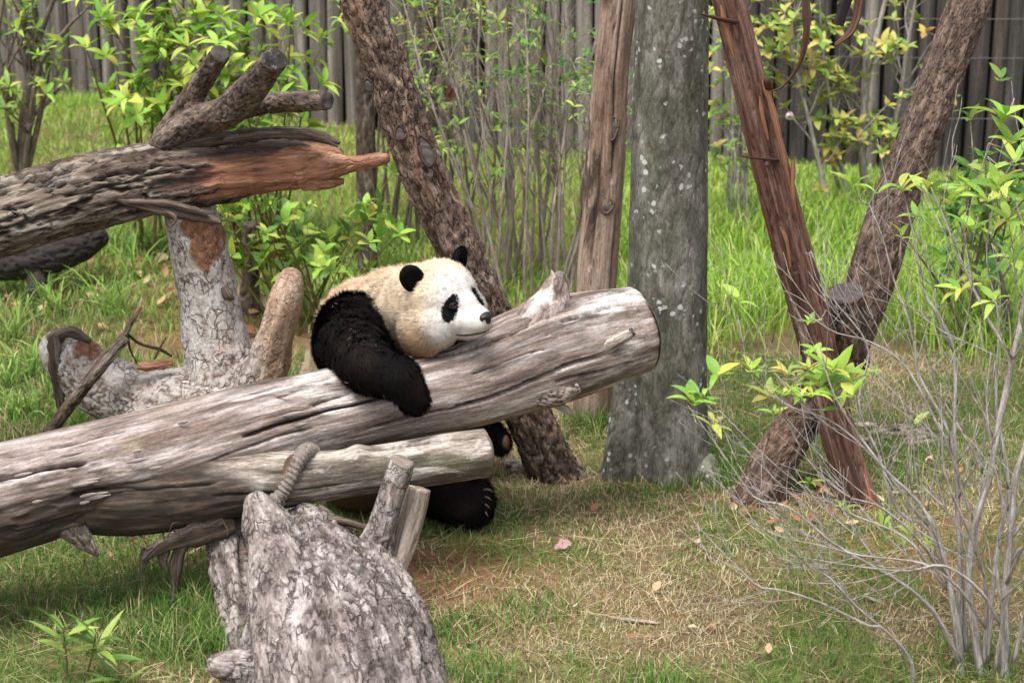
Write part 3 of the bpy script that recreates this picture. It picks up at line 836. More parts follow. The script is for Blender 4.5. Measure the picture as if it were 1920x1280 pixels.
def dB(g, sn, th, pos, s):
    h, mm = d_log([(1.25, 1.7, -1.25, -1.15, 0.07, 0.018), (0.7, 1.2, -0.1, 0.1, 0.05, 0.012), (0.9, 1.4, 0.6, 0.5, 0.06, 0.012), (0.2, 0.75, -0.5, -0.45, 0.05, 0.02)], 0.8)(g, sn, th, pos, s)
    bump = np.exp(-((s - np.interp(0.72, [0, 1], [0, s.max()])) / 0.045) ** 2) * np.exp(-((th % (2 * np.pi) - 5.0) / 0.5) ** 2)
    return h + 0.025 * bump, mm
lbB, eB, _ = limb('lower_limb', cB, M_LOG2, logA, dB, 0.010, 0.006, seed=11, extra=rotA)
cut_end(eB[1], M_CUTL, lbB, 3, lift=0.002)
def d_split(g, sn, th, pos, s):
    return 0.010 * fbm(np.stack([g[:, 0] * 40, g[:, 1] * 40, g[:, 2] * 5], 1), 4) + 0.004 * fbm(g * 60, 2), np.ones(len(g))
def d_small(g, sn, th, pos, s): return d_log((), 0.5)(g, sn, th, pos, s)
kn, e, _ = limb('branch_stub', L([(1015, 620, 7.4, 62), (1030, 578, 7.42, 46), (1040, 550, 7.43, 29), (1047, 526, 7.43, 19), (1053, 510, 7.43, 5)]), M_LOG, logA, d_split, 0.007, 0.006, seed=12)
limb('splinter', L([(1034, 540, 7.42, 12), (1036, 520, 7.42, 8), (1034, 506, 7.42, 2)]), M_STAKE, kn, d_split, 0.006, 0.005, seed=19)
kn, e, _ = limb('branch_stub', L([(1095, 668, 7.33, 26), (1135, 650, 7.30, 18), (1165, 634, 7.28, 13), (1186, 622, 7.28, 9)]), M_LOG2, logA, d_small, 0.006, 0.006, seed=13)
cut_end(e[1], M_CUTD, kn, 1)
limb('knot', L([(1000, 732, 7.27, 30), (1040, 738, 7.25, 24), (1070, 730, 7.25, 16), (1086, 724, 7.25, 9)]), M_LOG, logA, d_plate(40, 30, 0.006), 0.007, 0.006, seed=14)
limb('splinter', L([(1036, 752, 7.3, 9), (1062, 768, 7.28, 8), (1078, 780, 7.27, 3)]), M_STAKE, logA, d_small, 0.008, 0.006, seed=15)
limb('knot', L([(110, 960, 6.52, 36), (145, 1000, 6.49, 24), (170, 1026, 6.47, 13), (184, 1042, 6.46, 5)]), M_LOG2, logA, d_plate(40, 30, 0.006), 0.007, 0.006, seed=16)
# loose dark bark hanging below the log
rr_ = random.Random(5)
for pts in ([(440, 985, 6.62, 18), (380, 1000, 6.58, 26), (310, 1022, 6.55, 20), (268, 1050, 6.54, 6)],
            [(420, 975, 6.6, 12), (330, 1010, 6.56, 16), (275, 1032, 6.54, 8)],
            [(345, 1000, 6.58, 14), (330, 1060, 6.57, 13), (328, 1105, 6.57, 7), (322, 1148, 6.57, 2)],
            [(310, 1015, 6.57, 12), (305, 1050, 6.56, 10), (312, 1070, 6.56, 3)],
            [(275, 1030, 6.55, 12), (268, 1060, 6.55, 7), (262, 1080, 6.55, 2)]):
    strip('hanging_bark', pts, 0, M_DARKBARK, logA, 0.01, 0.5)
for _ in range(9):
    x0 = rr_.uniform(250, 520); y0 = 1000 - 0.16 * (x0 - 260) + rr_.uniform(-4, 6)
    ac = Acc(); ac.tube(L([(x0, y0, 6.56, 1.6), (x0 + rr_.uniform(-30, 20), y0 + rr_.uniform(-5, 18), 6.5, 1.3), (x0 + rr_.uniform(-60, 30), y0 + rr_.uniform(10, 34), 6.5, 0.6)]), 5, 0.02)
    link('bark_fibre', ac.mesh('bark_fibre'), M_DSTEM, logA)
# raised flakes and slivers on the weathered log
for _ in range(26):
    x0 = rr_.uniform(-40, 560); t = rr_.uniform(-0.8, 0.7)
    cy = np.interp(x0, pxA, pyA) - t * 86
    if x0 > 330 and t < -0.2: continue
    s0, a0 = on_A(x0, cy)
    k = int(np.argmin(np.abs(uA - s0)))
    Yn = rA[k, 1] - math.cos(a0) * rA[k, 3] * 1.04
    ln = rr_.uniform(8, 24)
    strip('wood_flake', [(x0, cy, Yn, 3), (x0 + ln, cy - ln * 0.2, Yn - 0.004, 4), (x0 + ln * 2, cy - ln * 0.44, Yn - 0.002, 1)], 0, rr_.choice([M_LOG, M_LOG, M_LOG2]), logA, 0.004)

# rope lashed round the fork and the stump
m = NT('grey_rope_fibre')
g = m.attr('grain'); nf = m.noise(g, 140, 4, 0.7)
M_ROPE = m.finish(m.ramp(nf, [(0.3, lin(82, 74, 68)), (0.7, lin(148, 138, 128))]), 0.95, nf, 0.6, 0.003)
def d_rope(g, sn, th, pos, s):
    w = np.sin(2 * np.pi * s / 0.018 + th + 0.5 * fbm(np.stack([s * 20, th * 0, th * 0], 1), 2))
    h = 0.0038 * w + 0.003 * fbm(g * 60, 2)
    return h, np.clip(0.5 + 0.5 * w, 0, 1)
rope = empty('rope_lashing', P(522, 945, 6.55), 'thick grey rope binding wound tightly over the lower log limb', 'rope')
limb('rope', L([(600, 872, 6.95, 11), (590, 850, 6.84, 13), (575, 846, 6.74, 15), (560, 862, 6.68, 14), (545, 895, 6.64, 13), (530, 925, 6.62, 12), (520, 946, 6.6, 12)]), M_ROPE, rope, d_rope, 0.003, 0.006, seed=17)
limb('knot', L([(528, 925, 6.6, 10), (516, 938, 6.585, 14), (514, 952, 6.58, 14), (524, 960, 6.59, 10)]), M_ROPE, rope, d_rope, 0.004, 0.006, seed=18)

# ------------------------------------------------------------------ broken log raised at the upper left
cC = L([(-420, 470, 7.75, 82), (-150, 440, 7.95, 78), (0, 408, 8.05, 74), (110, 375, 8.12, 74), (200, 353, 8.18, 73), (300, 334, 8.24, 68), (400, 322, 8.28, 63), (500, 313, 8.31, 60), (580, 308, 8.33, 56), (625, 306, 8.34, 44), (645, 306, 8.35, 30)])
logC = empty('broken_log', (cC[5][0], cC[5][1], float(gh(cC[5][0], cC[5][1]))), 'dark broken log raised on a pale trunk, torn end showing red wood', 'log')
rC, uC = catmull(cC, 0.01)
pxC = np.array([pix(q)[0] for q in rC])
def red_mask(g, v):
    s = g[:, 2] - 20 * 3.7
    px = np.interp(s, uC, pxC)
    th = np.arctan2(g[:, 1] - 20 * 3.7, g[:, 0] - 20 * 3.7)
    jag = fbm(np.stack([g[:, 0] * 22, g[:, 1] * 22, g[:, 2] * 2.5], 1), 4)
    up = -np.sin(th)                       # +1 on top, -1 underneath
    red = sst(-0.08, 0.08, (px - 375) / 220 + jag * 0.85 - 1.0 * np.clip(up - 0.5, 0, 1) * 2.2 - 0.9 * np.clip(-0.45 - up, 0, 1) - 1.1 * (np.cos(th) < -0.3))
    blk = sst(-0.1, 0.12, (px - 200) / 260 + jag * 0.8 - 0.35 - 0.5 * np.abs(up - 0.1)) * (1 - red)
    return {'red': red, 'char': blk}
m = NT('torn_log')
g = m.attr('grain')
base = m.ramp(m.rng(m.noise(g, 15, 5, 0.65, (1, 1, 0.2), dist=0.3), 0.25, 0.75), [(0.0, lin(66, 54, 47)), (0.5, lin(110, 96, 84)), (1.0, lin(156, 144, 130))])
base = m.mix(m.rng(m.noise(g, 8, 5, 0.6, (1, 1, 0.35), loc=(4, 1, 2)), 0.52, 0.64, 0, 0.8), base, lin(172, 164, 152))
base = m.mix(m.rng(m.attr('relief', 'Fac'), 0, 0.75, 0.85, 0), base, lin(38, 29, 24))
hC, base = m.cracks(g, m.noise(g, 60, 4, 0.7, (1, 1, 0.3)), base, 30, 0.25, 0.12, lin(46, 36, 30), 0.75)
chc = m.ramp(m.noise(g, 20, 5, 0.65, (1, 1, 0.08)), [(0.3, lin(48, 40, 38)), (0.5, lin(84, 70, 64)), (0.7, lin(122, 92, 78))])
c = m.mix(m.attr('char', 'Fac'), base, chc)
rdc = m.ramp(m.noise(g, 24, 5, 0.65, (1, 1, 0.1), dist=0.4), [(0.28, lin(96, 64, 50)), (0.4, lin(146, 100, 77)), (0.52, lin(174, 127, 101)), (0.68, lin(204, 164, 136))])
c = m.mix(m.attr('red', 'Fac'), c, rdc)
fn = m.noise(g, 80, 4, 0.7, (1, 1, 0.12))
c = m.mix(1.0, c, m.ramp(fn, [(0.3, (0.5, 0.5, 0.5, 1)), (0.68, (1.15, 1.15, 1.15, 1))]), 'MULTIPLY')
M_TORN = m.finish(c, 0.9, hC, 0.8, 0.005)
def dC(g, sn, th, pos, s):
    hb, mb = d_plate(24, 3.4, 0.026, 0.012, 0.8)(g, sn, th, pos, s)
    rm = red_mask(g, pos)
    k = np.clip(rm['red'] + rm['char'], 0, 1)
    hr = -0.03 * rm['red'] - 0.016 * rm['char'] + 0.012 * fbm(np.stack([g[:, 0] * 20, g[:, 1] * 20, g[:, 2] * 4], 1), 4) + 0.008 * fbm(np.stack([g[:, 0] * 6, g[:, 1] * 6, g[:, 2] * 25], 1), 3) * rm['red']
    return hb * (1 - k) + hr * k, np.clip(mb * (1 - k) + k, 0, 1)
trC, eC, _ = limb('trunk', cC, M_TORN, logC, dC, 0.010, 0.008, seed=20, extra=red_mask)
def all_red(g, v): return {'red': np.ones(len(g)), 'char': np.zeros(len(g))}
def d_split(g, sn, th, pos, s):
    return 0.010 * fbm(np.stack([g[:, 0] * 40, g[:, 1] * 40, g[:, 2] * 5], 1), 4) + 0.004 * fbm(g * 60, 2), np.ones(len(g))
limb('splinter', L([(560, 318, 8.30, 34), (620, 312, 8.29, 24), (670, 306, 8.27, 14), (705, 300, 8.25, 13), (729, 297, 8.24, 9)]), M_TORN, logC, d_split, 0.007, 0.006, extra=all_red, seed=21)
limb('splinter', L([(570, 335, 8.30, 22), (615, 342, 8.29, 14), (645, 340, 8.29, 5)]), M_TORN, logC, d_split, 0.007, 0.006, extra=all_red, seed=22)
for pts, tw in (([(330, 272, 8.2, 12), (430, 258, 8.22, 14), (530, 248, 8.24, 13), (600, 254, 8.22, 9), (637, 268, 8.2, 4)], 0.5), ([(420, 262, 8.18, 9), (520, 252, 8.2, 9), (600, 262, 8.2, 7), (632, 274, 8.18, 2)], 0.2),
                ([(175, 362, 8.03, 5), (250, 382, 8.05, 8), (330, 400, 8.07, 11), (400, 412, 8.1, 9), (413, 418, 8.1, 4)], 0.5), ([(240, 378, 8.04, 5), (320, 384, 8.06, 8), (390, 402, 8.08, 5)], -0.3), ([(310, 395, 8.06, 4), (330, 410, 8.05, 4), (318, 428, 8.05, 1.5)], 0.2)):
    strip('loose_bark', pts, 0, M_DARKBARK, logC, 0.014, tw)
cR = L([(-60, 500, 10.5, 30), (20, 492, 10.55, 36), (90, 478, 10.6, 38), (150, 458, 10.7, 34), (192, 438, 10.8, 20)])
rl = empty('black_log', (cR[2][0], cR[2][1], float(gh(cR[2][0], cR[2][1]))), 'black log on the ground beneath the raised broken log', 'log')
limb('trunk', cR, M_BLACKB, rl, d_plate(24, 10, 0.016), 0.014, 0.012, seed=23)  # whole log in one even near-black colour
limb('root', L([(60, 485, 10.6, 26), (70, 530, 10.5, 22), (60, 570, 10.4, 18)]), M_BLACKB, rl, d_plate(24, 10, 0.012), 0.014, 0.012, seed=25)
# forked branch with three sawn ends lying on top of it
b0 = P(285, 290, 8.25)
brC = empty('forked_branch', b0, 'dark gnarled forked branch with three sawn ends lying on the broken log', 'branch')
bl = [L([(262, 306, 8.24, 18), (300, 268, 8.25, 22), (338, 215, 8.27, 23), (375, 160, 8.22, 21), (406, 112, 8.12, 19)]),
      L([(300, 270, 8.22, 22), (360, 232, 8.2, 28), (420, 212, 8.14, 31), (462, 178, 8.06, 31), (492, 142, 7.96, 27), (508, 122, 7.88, 24)]),
      L([(440, 205, 8.2, 26), (500, 194, 8.2, 21), (560, 191, 8.12, 20), (600, 189, 8.04, 18)])]
tb, eb = fused('branch', bl, M_DARKBARK, brC, d_plate(42, 18, 0.010, 0.008), 0.009, 4, seed=24)
def end_of(c, grow=1.0, push=0.012):
    a, b = np.array(c[-2]), np.array(c[-1])
    t = (b - a)[:3]; t /= np.linalg.norm(t)
    u = np.cross(t, [0, 0, 1.0]); u /= np.linalg.norm(u)
    return (b[:3] + t * (b[3] * 0.9 + push - 0.012), t, u, b[3] * grow)
def sawn(c, mat, parent, seed, extra=0.02):
    a, b = np.array(c[-2]), np.array(c[-1])
    t = (b - a)[:3]; t /= np.linalg.norm(t)
    o, e, _ = limb('sawn_tip', [tuple(b[:3] - t * 0.02) + (b[3],), tuple(b[:3] + t * b[3] * 0.5) + (b[3] * 1.02,), tuple(b[:3] + t * (b[3] * 0.95 + extra)) + (b[3] * 0.98,)], M_DARKBARK, parent, d_plate(42, 18, 0.006, 0.0), 0.008, 0.007, seed=seed)
    cut_end(e[1], mat, o, seed)
for c_, mt, sd_ in zip(bl, (M_CUTD, M_CUTB, M_CUTD), (1, 2, 3)): sawn(c_, mt, brC, sd_, 0.004)

# ------------------------------------------------------------------ pale fallen tree that carries it
dl = [L([(352, 392, 8.32, 50), (368, 450, 8.31, 54), (386, 540, 8.3, 57), (400, 620, 8.29, 62), (418, 700, 8.27, 74), (440, 800, 8.2, 88)]),
      L([(500, 800, 8.15, 90), (430, 765, 8.2, 78), (350, 755, 8.24, 70), (265, 748, 8.28, 64), (190, 722, 8.32, 62), (140, 682, 8.36, 54), (112, 655, 8.4, 42)]),
      L([(460, 760, 8.15, 60), (500, 690, 8.12, 42), (520, 620, 8.1, 36), (536, 560, 8.08, 35), (546, 522, 8.07, 27)])]
treeD = empty('fallen_pale_tree', (dl[1][2][0], dl[1][2][1], float(gh(dl[1][2][0], dl[1][2][1]))), 'pale flaky-barked fallen tree with upright limb holding the broken log', 'fallen tree')
def dD(g, sn, th, pos, s):
    h, mm = d_plate(20, 14, 0.009, 0.016, 0.8)(g, sn, th, pos, s)
    bare = sst(-0.1, 0.15, fbm(g * 4.5 + 3, 3))
    h = h * (1 - 0.7 * bare) - 0.006 * bare
    return h, np.clip(mm + bare * 0.4, 0, 1)
def bareD(g, v):
    q = np.array([pix(p)[:2] for p in v[::1]])
    b = sst(470, 510, q[:, 0]) * sst(770, 700, q[:, 1])
    b2 = np.exp(-(((q[:, 0] - 385) / 38) ** 2 + ((q[:, 1] - 470) / 42) ** 2)) + np.exp(-(((q[:, 0] - 385) / 60) ** 2 + ((q[:, 1] - 425) / 18) ** 2))
    b3 = np.exp(-(((q[:, 0] - 165) / 34) ** 2 + ((q[:, 1] - 650) / 24) ** 2))
    n = fbm(g * 14, 3)
    return {'bare': np.clip(b, 0, 1), 'brown': sst(0.35, 0.6, np.clip(b2 + b3, 0, 1) + 0.35 * n)}
m = NT('pale_flaky_bark_with_bare_wood')
g = m.attr('grain')
c = m.ramp(m.rng(m.noise(g, 12, 5, 0.65, (1, 1, 0.4), dist=0.3), 0.25, 0.75), [(0.0, lin(140, 126, 116)), (0.45, lin(184, 174, 166)), (1.0, lin(214, 208, 203))])
c = m.mix(m.rng(m.noise(g, 7, 4, 0.6, loc=(2, 3, 4)), 0.58, 0.68, 0, 0.6), c, lin(196, 172, 156))
c = m.mix(m.rng(m.attr('relief', 'Fac'), 0.0, 0.7, 0.85, 0), c, lin(104, 80, 64))
fnD = m.noise(g, 70, 4, 0.7)
hD, c = m.cracks(g, fnD, c, 26, 0.7, 0.10, lin(96, 76, 62), 0.9)
c = m.mix(m.attr('brown', 'Fac'), c, m.ramp(m.noise(g, 30, 4, 0.7), [(0.35, lin(104, 72, 54)), (0.65, lin(156, 114, 88))]))
c = m.mix(m.attr('bare', 'Fac'), c, m.ramp(m.noise(g, 14, 5, 0.65, (1, 1, 0.15)), [(0.3, lin(122, 96, 78)), (0.5, lin(182, 152, 128)), (0.7, lin(222, 200, 176))]))
fn = m.noise(g, 70, 4, 0.7)
c = m.mix(1.0, c, m.ramp(fn, [(0.3, (0.6, 0.6, 0.6, 1)), (0.68, (1.12, 1.12, 1.12, 1))]), 'MULTIPLY')
M_D = m.finish(c, 0.9, hD, 0.8, 0.006)
trunkD, eD = fused('trunk', dl, M_D, treeD, dD, 0.011, 6, extra=bareD, seed=26)
for pts, tw in (([(100, 630, 8.29, 12), (104, 690, 8.26, 13), (112, 750, 8.28, 9), (118, 785, 8.3, 3)], 0.3), ([(92, 640, 8.32, 14), (130, 622, 8.3, 12), (170, 640, 8.28, 6)], 0.5), ([(420, 538, 8.17, 9), (428, 556, 8.16, 10), (438, 560, 8.18, 5)], 0.1)):
    strip('loose_bark', pts, 0, M_BARKC, treeD, 0.01, tw)
# stick, wood chunk and rootlets leaning on it
stick = empty('broken_stick', onground(*P(40, 872, 8.1)[:2]), 'dead brown stick leaning across the pale fallen tree', 'stick')
limb('stick', L([(20, 900, 8.08, 11), (90, 812, 8.06, 12), (160, 722, 8.06, 12), (205, 668, 8.1, 12), (236, 632, 8.14, 10)]), M_BARKC, stick, d_furrow(70, 12, 0.006, 0.006), 0.008, 0.006, seed=27)
limb('twig_tip', L([(225, 645, 8.13, 7), (245, 606, 8.17, 5), (266, 576, 8.2, 2.5)]), M_BARKC, stick, d_furrow(70, 12, 0.003, 0.002), 0.01, 0.006, seed=28)
for pts in ([(238, 625, 8.16, 3), (262, 644, 8.2, 3), (300, 655, 8.24, 3.5), (322, 668, 8.26, 2)], [(240, 632, 8.16, 2.5), (244, 655, 8.18, 2), (256, 680, 8.2, 1.5)], [(290, 672, 8.2, 2.5), (304, 645, 8.25, 2), (312, 632, 8.28, 1)]):
    ac = Acc(); ac.tube(L(pts), 6, 0.02); link('rootlet', ac.mesh('rootlet'), M_DSTEM, stick)
def chunk(name, px, py, Y, w, h, dep, rot, mat, label, cat, seed, group=None, tilt=0.0):
    """split piece of wood: irregular faceted block"""
    R = np.random.default_rng(seed)
    s = mpp(px, py, Y)
    nx, nz = 9, 4
    v = []
    for a in np.linspace(-1, 1, nx):
        taper = 1 - 0.35 * abs(a) ** 3
        for k in range(8):
            t = 2 * np.pi * k / 8
            v.append([a * w * s * (1 + 0.1 * R.uniform(-1, 1)), np.cos(t) * dep * s * taper * (1 + 0.25 * R.uniform(-1, 1)), np.sin(t) * h * s * taper * (1 + 0.25 * R.uniform(-1, 1))])
    v = np.array(v)
    g = np.stack([v[:, 1], v[:, 2], v[:, 0]], 1)
    f = ring_faces(nx, 8)[:, ::-1]
    v = np.vstack([v, v[:8].mean(0), v[-8:].mean(0)]); g = np.vstack([g, g[:8].mean(0), g[-8:].mean(0)])
    k = np.arange(8); k2 = (k + 1) % 8
    f = np.vstack([f, np.stack([k, k2, np.full(8, nx * 8)], 1), np.stack([k2 + (nx - 1) * 8, k + (nx - 1) * 8, np.full(8, nx * 8 + 1)], 1)])
    me = mesh_tris(name, v, f, False, {'grain': g + seed, 'relief': np.ones(len(g)), 'red': np.ones(len(g)), 'char': np.zeros(len(g))})
    o = link(name, me, mat)
    o.location = tuple(P(px, py, Y)); o.rotation_euler = (tilt, math.radians(-rot), R.uniform(-0.2, 0.2))
    return tag(o, label, cat, group)
chunk('wood_chunk', 290, 684, 8.17, 32, 10, 9, 4, M_TORN, 'split orange-red chunk of wood lying on the pale fallen tree', 'wood chunk', 3)

# ------------------------------------------------------------------ grey stump in front, propping the logs
el = [L([(580, 1005, 6.64, 70), (592, 1060, 6.52, 100), (604, 1120, 6.4, 134), (622, 1200, 6.26, 168), (648, 1300, 6.1, 196), (668, 1430, 5.94, 215), (674, 1560, 5.85, 215)]),
      L([(486, 948, 6.52, 33), (502, 990, 6.47, 52), (522, 1060, 6.37, 70), (540, 1160, 6.2, 86), (552, 1300, 6.0, 98), (560, 1440, 5.9, 105)]),
      L([(418, 965, 6.78, 34), (432, 1050, 6.62, 44), (460, 1140, 6.42, 50), (478, 1240, 6.22, 60), (495, 1340, 6.1, 66), (510, 1440, 6.0, 66)]),
      L([(500, 1270, 6.06, 60), (450, 1252, 5.98, 40), (410, 1246, 5.95, 26)]),
      L([(742, 895, 6.58, 23), (728, 945, 6.56, 26), (712, 1000, 6.52, 30), (696, 1060, 6.46, 40), (680, 1130, 6.38, 60)]),
      L([(690, 1060, 6.46, 52), (740, 1120, 6.36, 48), (772, 1220, 6.16, 50), (785, 1330, 6.0, 60), (795, 1440, 5.9, 60)])]
stump = empty('stump', onground(el[0][4][0], el[0][4][1]), 'big grey rough-barked stump with prongs propping the forked log', 'stump')
def dE(g, sn, th, pos, s):
    h1, m1 = d_furrow(13, 7, 0.016, 0.016)(g, sn, th, pos, s)
    h3, m3 = d_plate(30, 22, 0.005, 0.0, 1.2)(g, sn, th, pos, s)
    h, mm = h1 + h3, np.clip(0.65 * m1 + 0.35 * m3, 0, 1)
    q = np.array([pix(p)[:2] for p in pos])
    sm = np.clip(np.exp(-(((q[:, 0] - 470 - (q[:, 1] - 950) * 0.22) / 62) ** 4)) * sst(1330, 1180, q[:, 1]) + sst(1020, 960, q[:, 1]) * sst(640, 680, q[:, 0]), 0, 1)
    groove = np.exp(-((q[:, 0] - (455 - (q[:, 1] - 1000) * 0.02)) / 7) ** 2) * sst(990, 1030, q[:, 1]) * sst(1200, 1150, q[:, 1])
    h2 = 0.008 * fbm(np.stack([g[:, 0] * 30, g[:, 1] * 30, g[:, 2] * 4], 1), 4)
    return h * (1 - sm) + h2 * sm - 0.03 * groove, np.clip(mm * (1 - sm) + sm * (0.75 + 0.25 * h2 / 0.008), 0, 1) * (1 - 0.8 * groove)
stE, eE = fused('trunk', el, M_STUMP, stump, dE, 0.008, 10, seed=30)
sk, e, _ = limb('stake', L([(742, 905, 6.58, 25), (748, 885, 6.58, 25), (754, 864, 6.58, 24)]), M_STUMP, stump, d_log((), 0.5), 0.008, 0.006, seed=31)
cut_end(e[1], M_CUTL, sk, 5)
limb('split_stake', L([(786, 915, 6.68, 20), (775, 960, 6.66, 22), (758, 1020, 6.6, 22), (742, 1075, 6.54, 18), (736, 1120, 6.48, 8)]), M_STAKE, stump, d_log([(0.05, 0.4, 0.0, 0.2, 0.12, 0.006)], 0.6), 0.008, 0.006, seed=32)
for pts in ([(560, 962, 6.6, 6), (630, 975, 6.58, 8), (700, 990, 6.58, 5)], [(590, 975, 6.58, 5), (650, 978, 6.57, 6), (705, 998, 6.56, 3)]):
    strip('loose_bark', pts, 0, M_DARKBARK, stump, 0.008, 0.4)
# ------------------------------------------------------------------ the panda
panda = empty('panda', onground(*P(700, 900, 7.65)[:2]), 'giant panda slumped over the log with its chin and one black arm on it', 'panda')
def cam_vec(r, u, t): 
    v = C_RIGHT * r + C_UP * u - C_FWD * t
    return v / np.linalg.norm(v)
HC = P(829, 563, 7.27)
HF = cam_vec(0.74, -0.14, 0.66)
HS = cam_vec(-0.67, -0.28, 0.69); HS = HS - HF * (HS @ HF); HS /= np.linalg.norm(HS)
HU = np.cross(HS, HF); HU = HU if HU @ C_UP > 0 else -HU
HROT = np.array([HF, HS, HU])
def H(f, s, u): return HC + HF * f + HS * s + HU * u
prim = []           # (kind, data, tag)
def ell(c, rad, rot, t): prim.append(('e', np.array(c), np.array(rad), np.array(rot), t))
def cap(a, ra, b, rb, t): prim.append(('c', np.array(a), ra, np.array(b), rb, t))
# head
ell(H(-0.012, 0, 0.012), (0.142, 0.149, 0.134), HROT, 'w')
for s in (1, -1):
    ell(H(0.015, 0.075 * s, -0.065), (0.110, 0.096, 0.108), HROT, 'w')
ell(H(-0.02, 0.10, -0.10), (0.095, 0.08, 0.10), HROT, 'w')
ell(H(0.142, 0, -0.056), (0.100, 0.068, 0.060), HROT, 'w')
ell(H(0.118, 0, -0.094), (0.092, 0.064, 0.042), HROT, 'w')
ell(H(0.085, 0, -0.004), (0.090, 0.056, 0.062), HROT, 'w')
# neck and trunk
cap(H(-0.06, 0, -0.02), 0.150, P(735, 596, 7.58), 0.185, 'w')
cap(P(735, 598, 7.58), 0.185, P(690, 618, 7.6), 0.20, 'w')
cap(P(690, 618, 7.6), 0.195, P(685, 720, 7.7), 0.25, 'w')
cap(P(685, 720, 7.7), 0.25, P(690, 805, 7.75), 0.262, 'w')
ell(P(690, 872, 7.58), (0.22, 0.2, 0.17), np.eye(3), 'b')
# near shoulder and arm over the log
cap(P(668, 628, 7.40), 0.160, P(657, 652, 7.24), 0.140, 'k')
cap(P(657, 652, 7.24), 0.140, P(690, 686, 6.97), 0.098, 'k')
cap(P(690, 686, 6.97), 0.098, P(748, 708, 6.89), 0.078, 'k')
cap(P(748, 708, 6.89), 0.077, P(776, 746, 6.87), 0.056, 'k')
ell(P(777, 748, 6.872), (0.046, 0.044, 0.056), np.eye(3), 'k')
# far shoulder, chest band
cap(P(735, 615, 7.50), 0.145, P(768, 640, 7.42), 0.085, 'k')
cap(P(768, 640, 7.45), 0.08, P(860, 690, 7.62), 0.08, 'k')
# hind legs stretched out under the logs
cap(P(735, 850, 7.6), 0.165, P(815, 905, 7.42), 0.125, 'k')
cap(P(815, 905, 7.42), 0.125, P(880, 945, 7.34), 0.085, 'k')
ell(P(897, 940, 7.33), (0.062, 0.075, 0.088), np.eye(3), 'k')
cap(P(790, 790, 7.85), 0.15, P(880, 795, 7.93), 0.11, 'k')
cap(P(880, 795, 7.93), 0.10, P(928, 824, 7.93), 0.055, 'k')
ell(P(936, 826, 7.92), (0.046, 0.05, 0.056), np.eye(3), 'k')
ac = Acc()
for q in prim:
    if q[0] == 'e':
        _ball(ac, q[1], q[2], q[3], 28, 18)
    else:
        _, a, ra, b, rb, _t = q
        n = max(2, int(np.linalg.norm(b - a) / (min(ra, rb) * 0.22)) + 1)
        for k in np.linspace(0, 1, n):
            _ball(ac, a + (b - a) * k, [ra + (rb - ra) * k] * 3, np.eye(3), 24, 14)
ac.at = {}
pme = remesh(mesh_tris('tmp', np.vstack(ac.v), np.vstack(ac.f)), 0.0085, 9)
pco = mesh_coords(pme); pno = mesh_normals(pme)
pco = pco + pno * (0.004 * fbm(pco * 14, 3))[:, None]
pme.vertices.foreach_set('co', pco.astype(np.float32).ravel()); pme.update()
pno = mesh_normals(pme)
def head_local(p):
    d = p - HC
    return np.stack([d @ HF, d @ HS, d @ HU], 1)
BVH = BVHTree.FromPolygons([Vector(v) for v in pco], [tuple(f.vertices) for f in pme.polygons])
def cast(px, py):
    h = BVH.ray_cast(Vector(CAM), Vector(ray(px, py)).normalized())
    return (np.array(h[0]), np.array(h[1])) if h[0] is not None else (None, None)
def prim_tag(p):
    best = np.full(len(p), 1e9); out = np.zeros(len(p), int)
    for q in prim:
        if q[0] == 'e':
            l = (p - q[1]) @ q[3].T / q[2]
            d = (np.linalg.norm(l, axis=1) - 1) * q[2].min()
        else:
            _, a, ra, b, rb, _t = q
            ab = b - a
            k = np.clip(((p - a) @ ab) / (ab @ ab), 0, 1)
            d = np.linalg.norm(p - a - k[:, None] * ab, axis=1) - (ra + (rb - ra) * k)
        code = {'w': 0, 'k': 1, 'b': 2}[q[-1]]
        if code == 1: d = d - 0.012
        m_ = d < best
        best[m_] = d[m_]; out[m_] = code
    return out
eye_n, _n = cast(844, 578)
EL_N = head_local(eye_n[None])[0]
EYE_L = [EL_N, EL_N * np.array([1, -1, 1])]
e_top = head_local(cast(854, 551)[0][None])[0]; e_bot = head_local(cast(836, 604)[0][None])[0]
e_lf = head_local(cast(831, 571)[0][None])[0]; e_rt = head_local(cast(859, 583)[0][None])[0]
PL_LONG = np.linalg.norm(e_top - e_bot) / 2; PL_SHORT = np.linalg.norm(e_rt - e_lf) / 2
EL_N = (e_top + e_bot) / 2; EYE_L = [EL_N, EL_N * np.array([1, -1, 1])]
AX_L = (e_top - e_bot) / np.linalg.norm(e_top - e_bot); AX_S = (e_rt - e_lf) - AX_L * ((e_rt - e_lf) @ AX_L); AX_S /= np.linalg.norm(AX_S)
W1 = np.array(lin(226, 220, 213)[:3]); W2 = np.array(lin(224, 202, 172)[:3]); W3 = np.array(lin(196, 152, 114)[:3]); WB = np.array(lin(196, 174, 150)[:3])
K1 = np.array(lin(24, 21, 21)[:3]); K2 = np.array(lin(52, 42, 37)[:3]); TAN = np.array(lin(120, 96, 72)[:3])
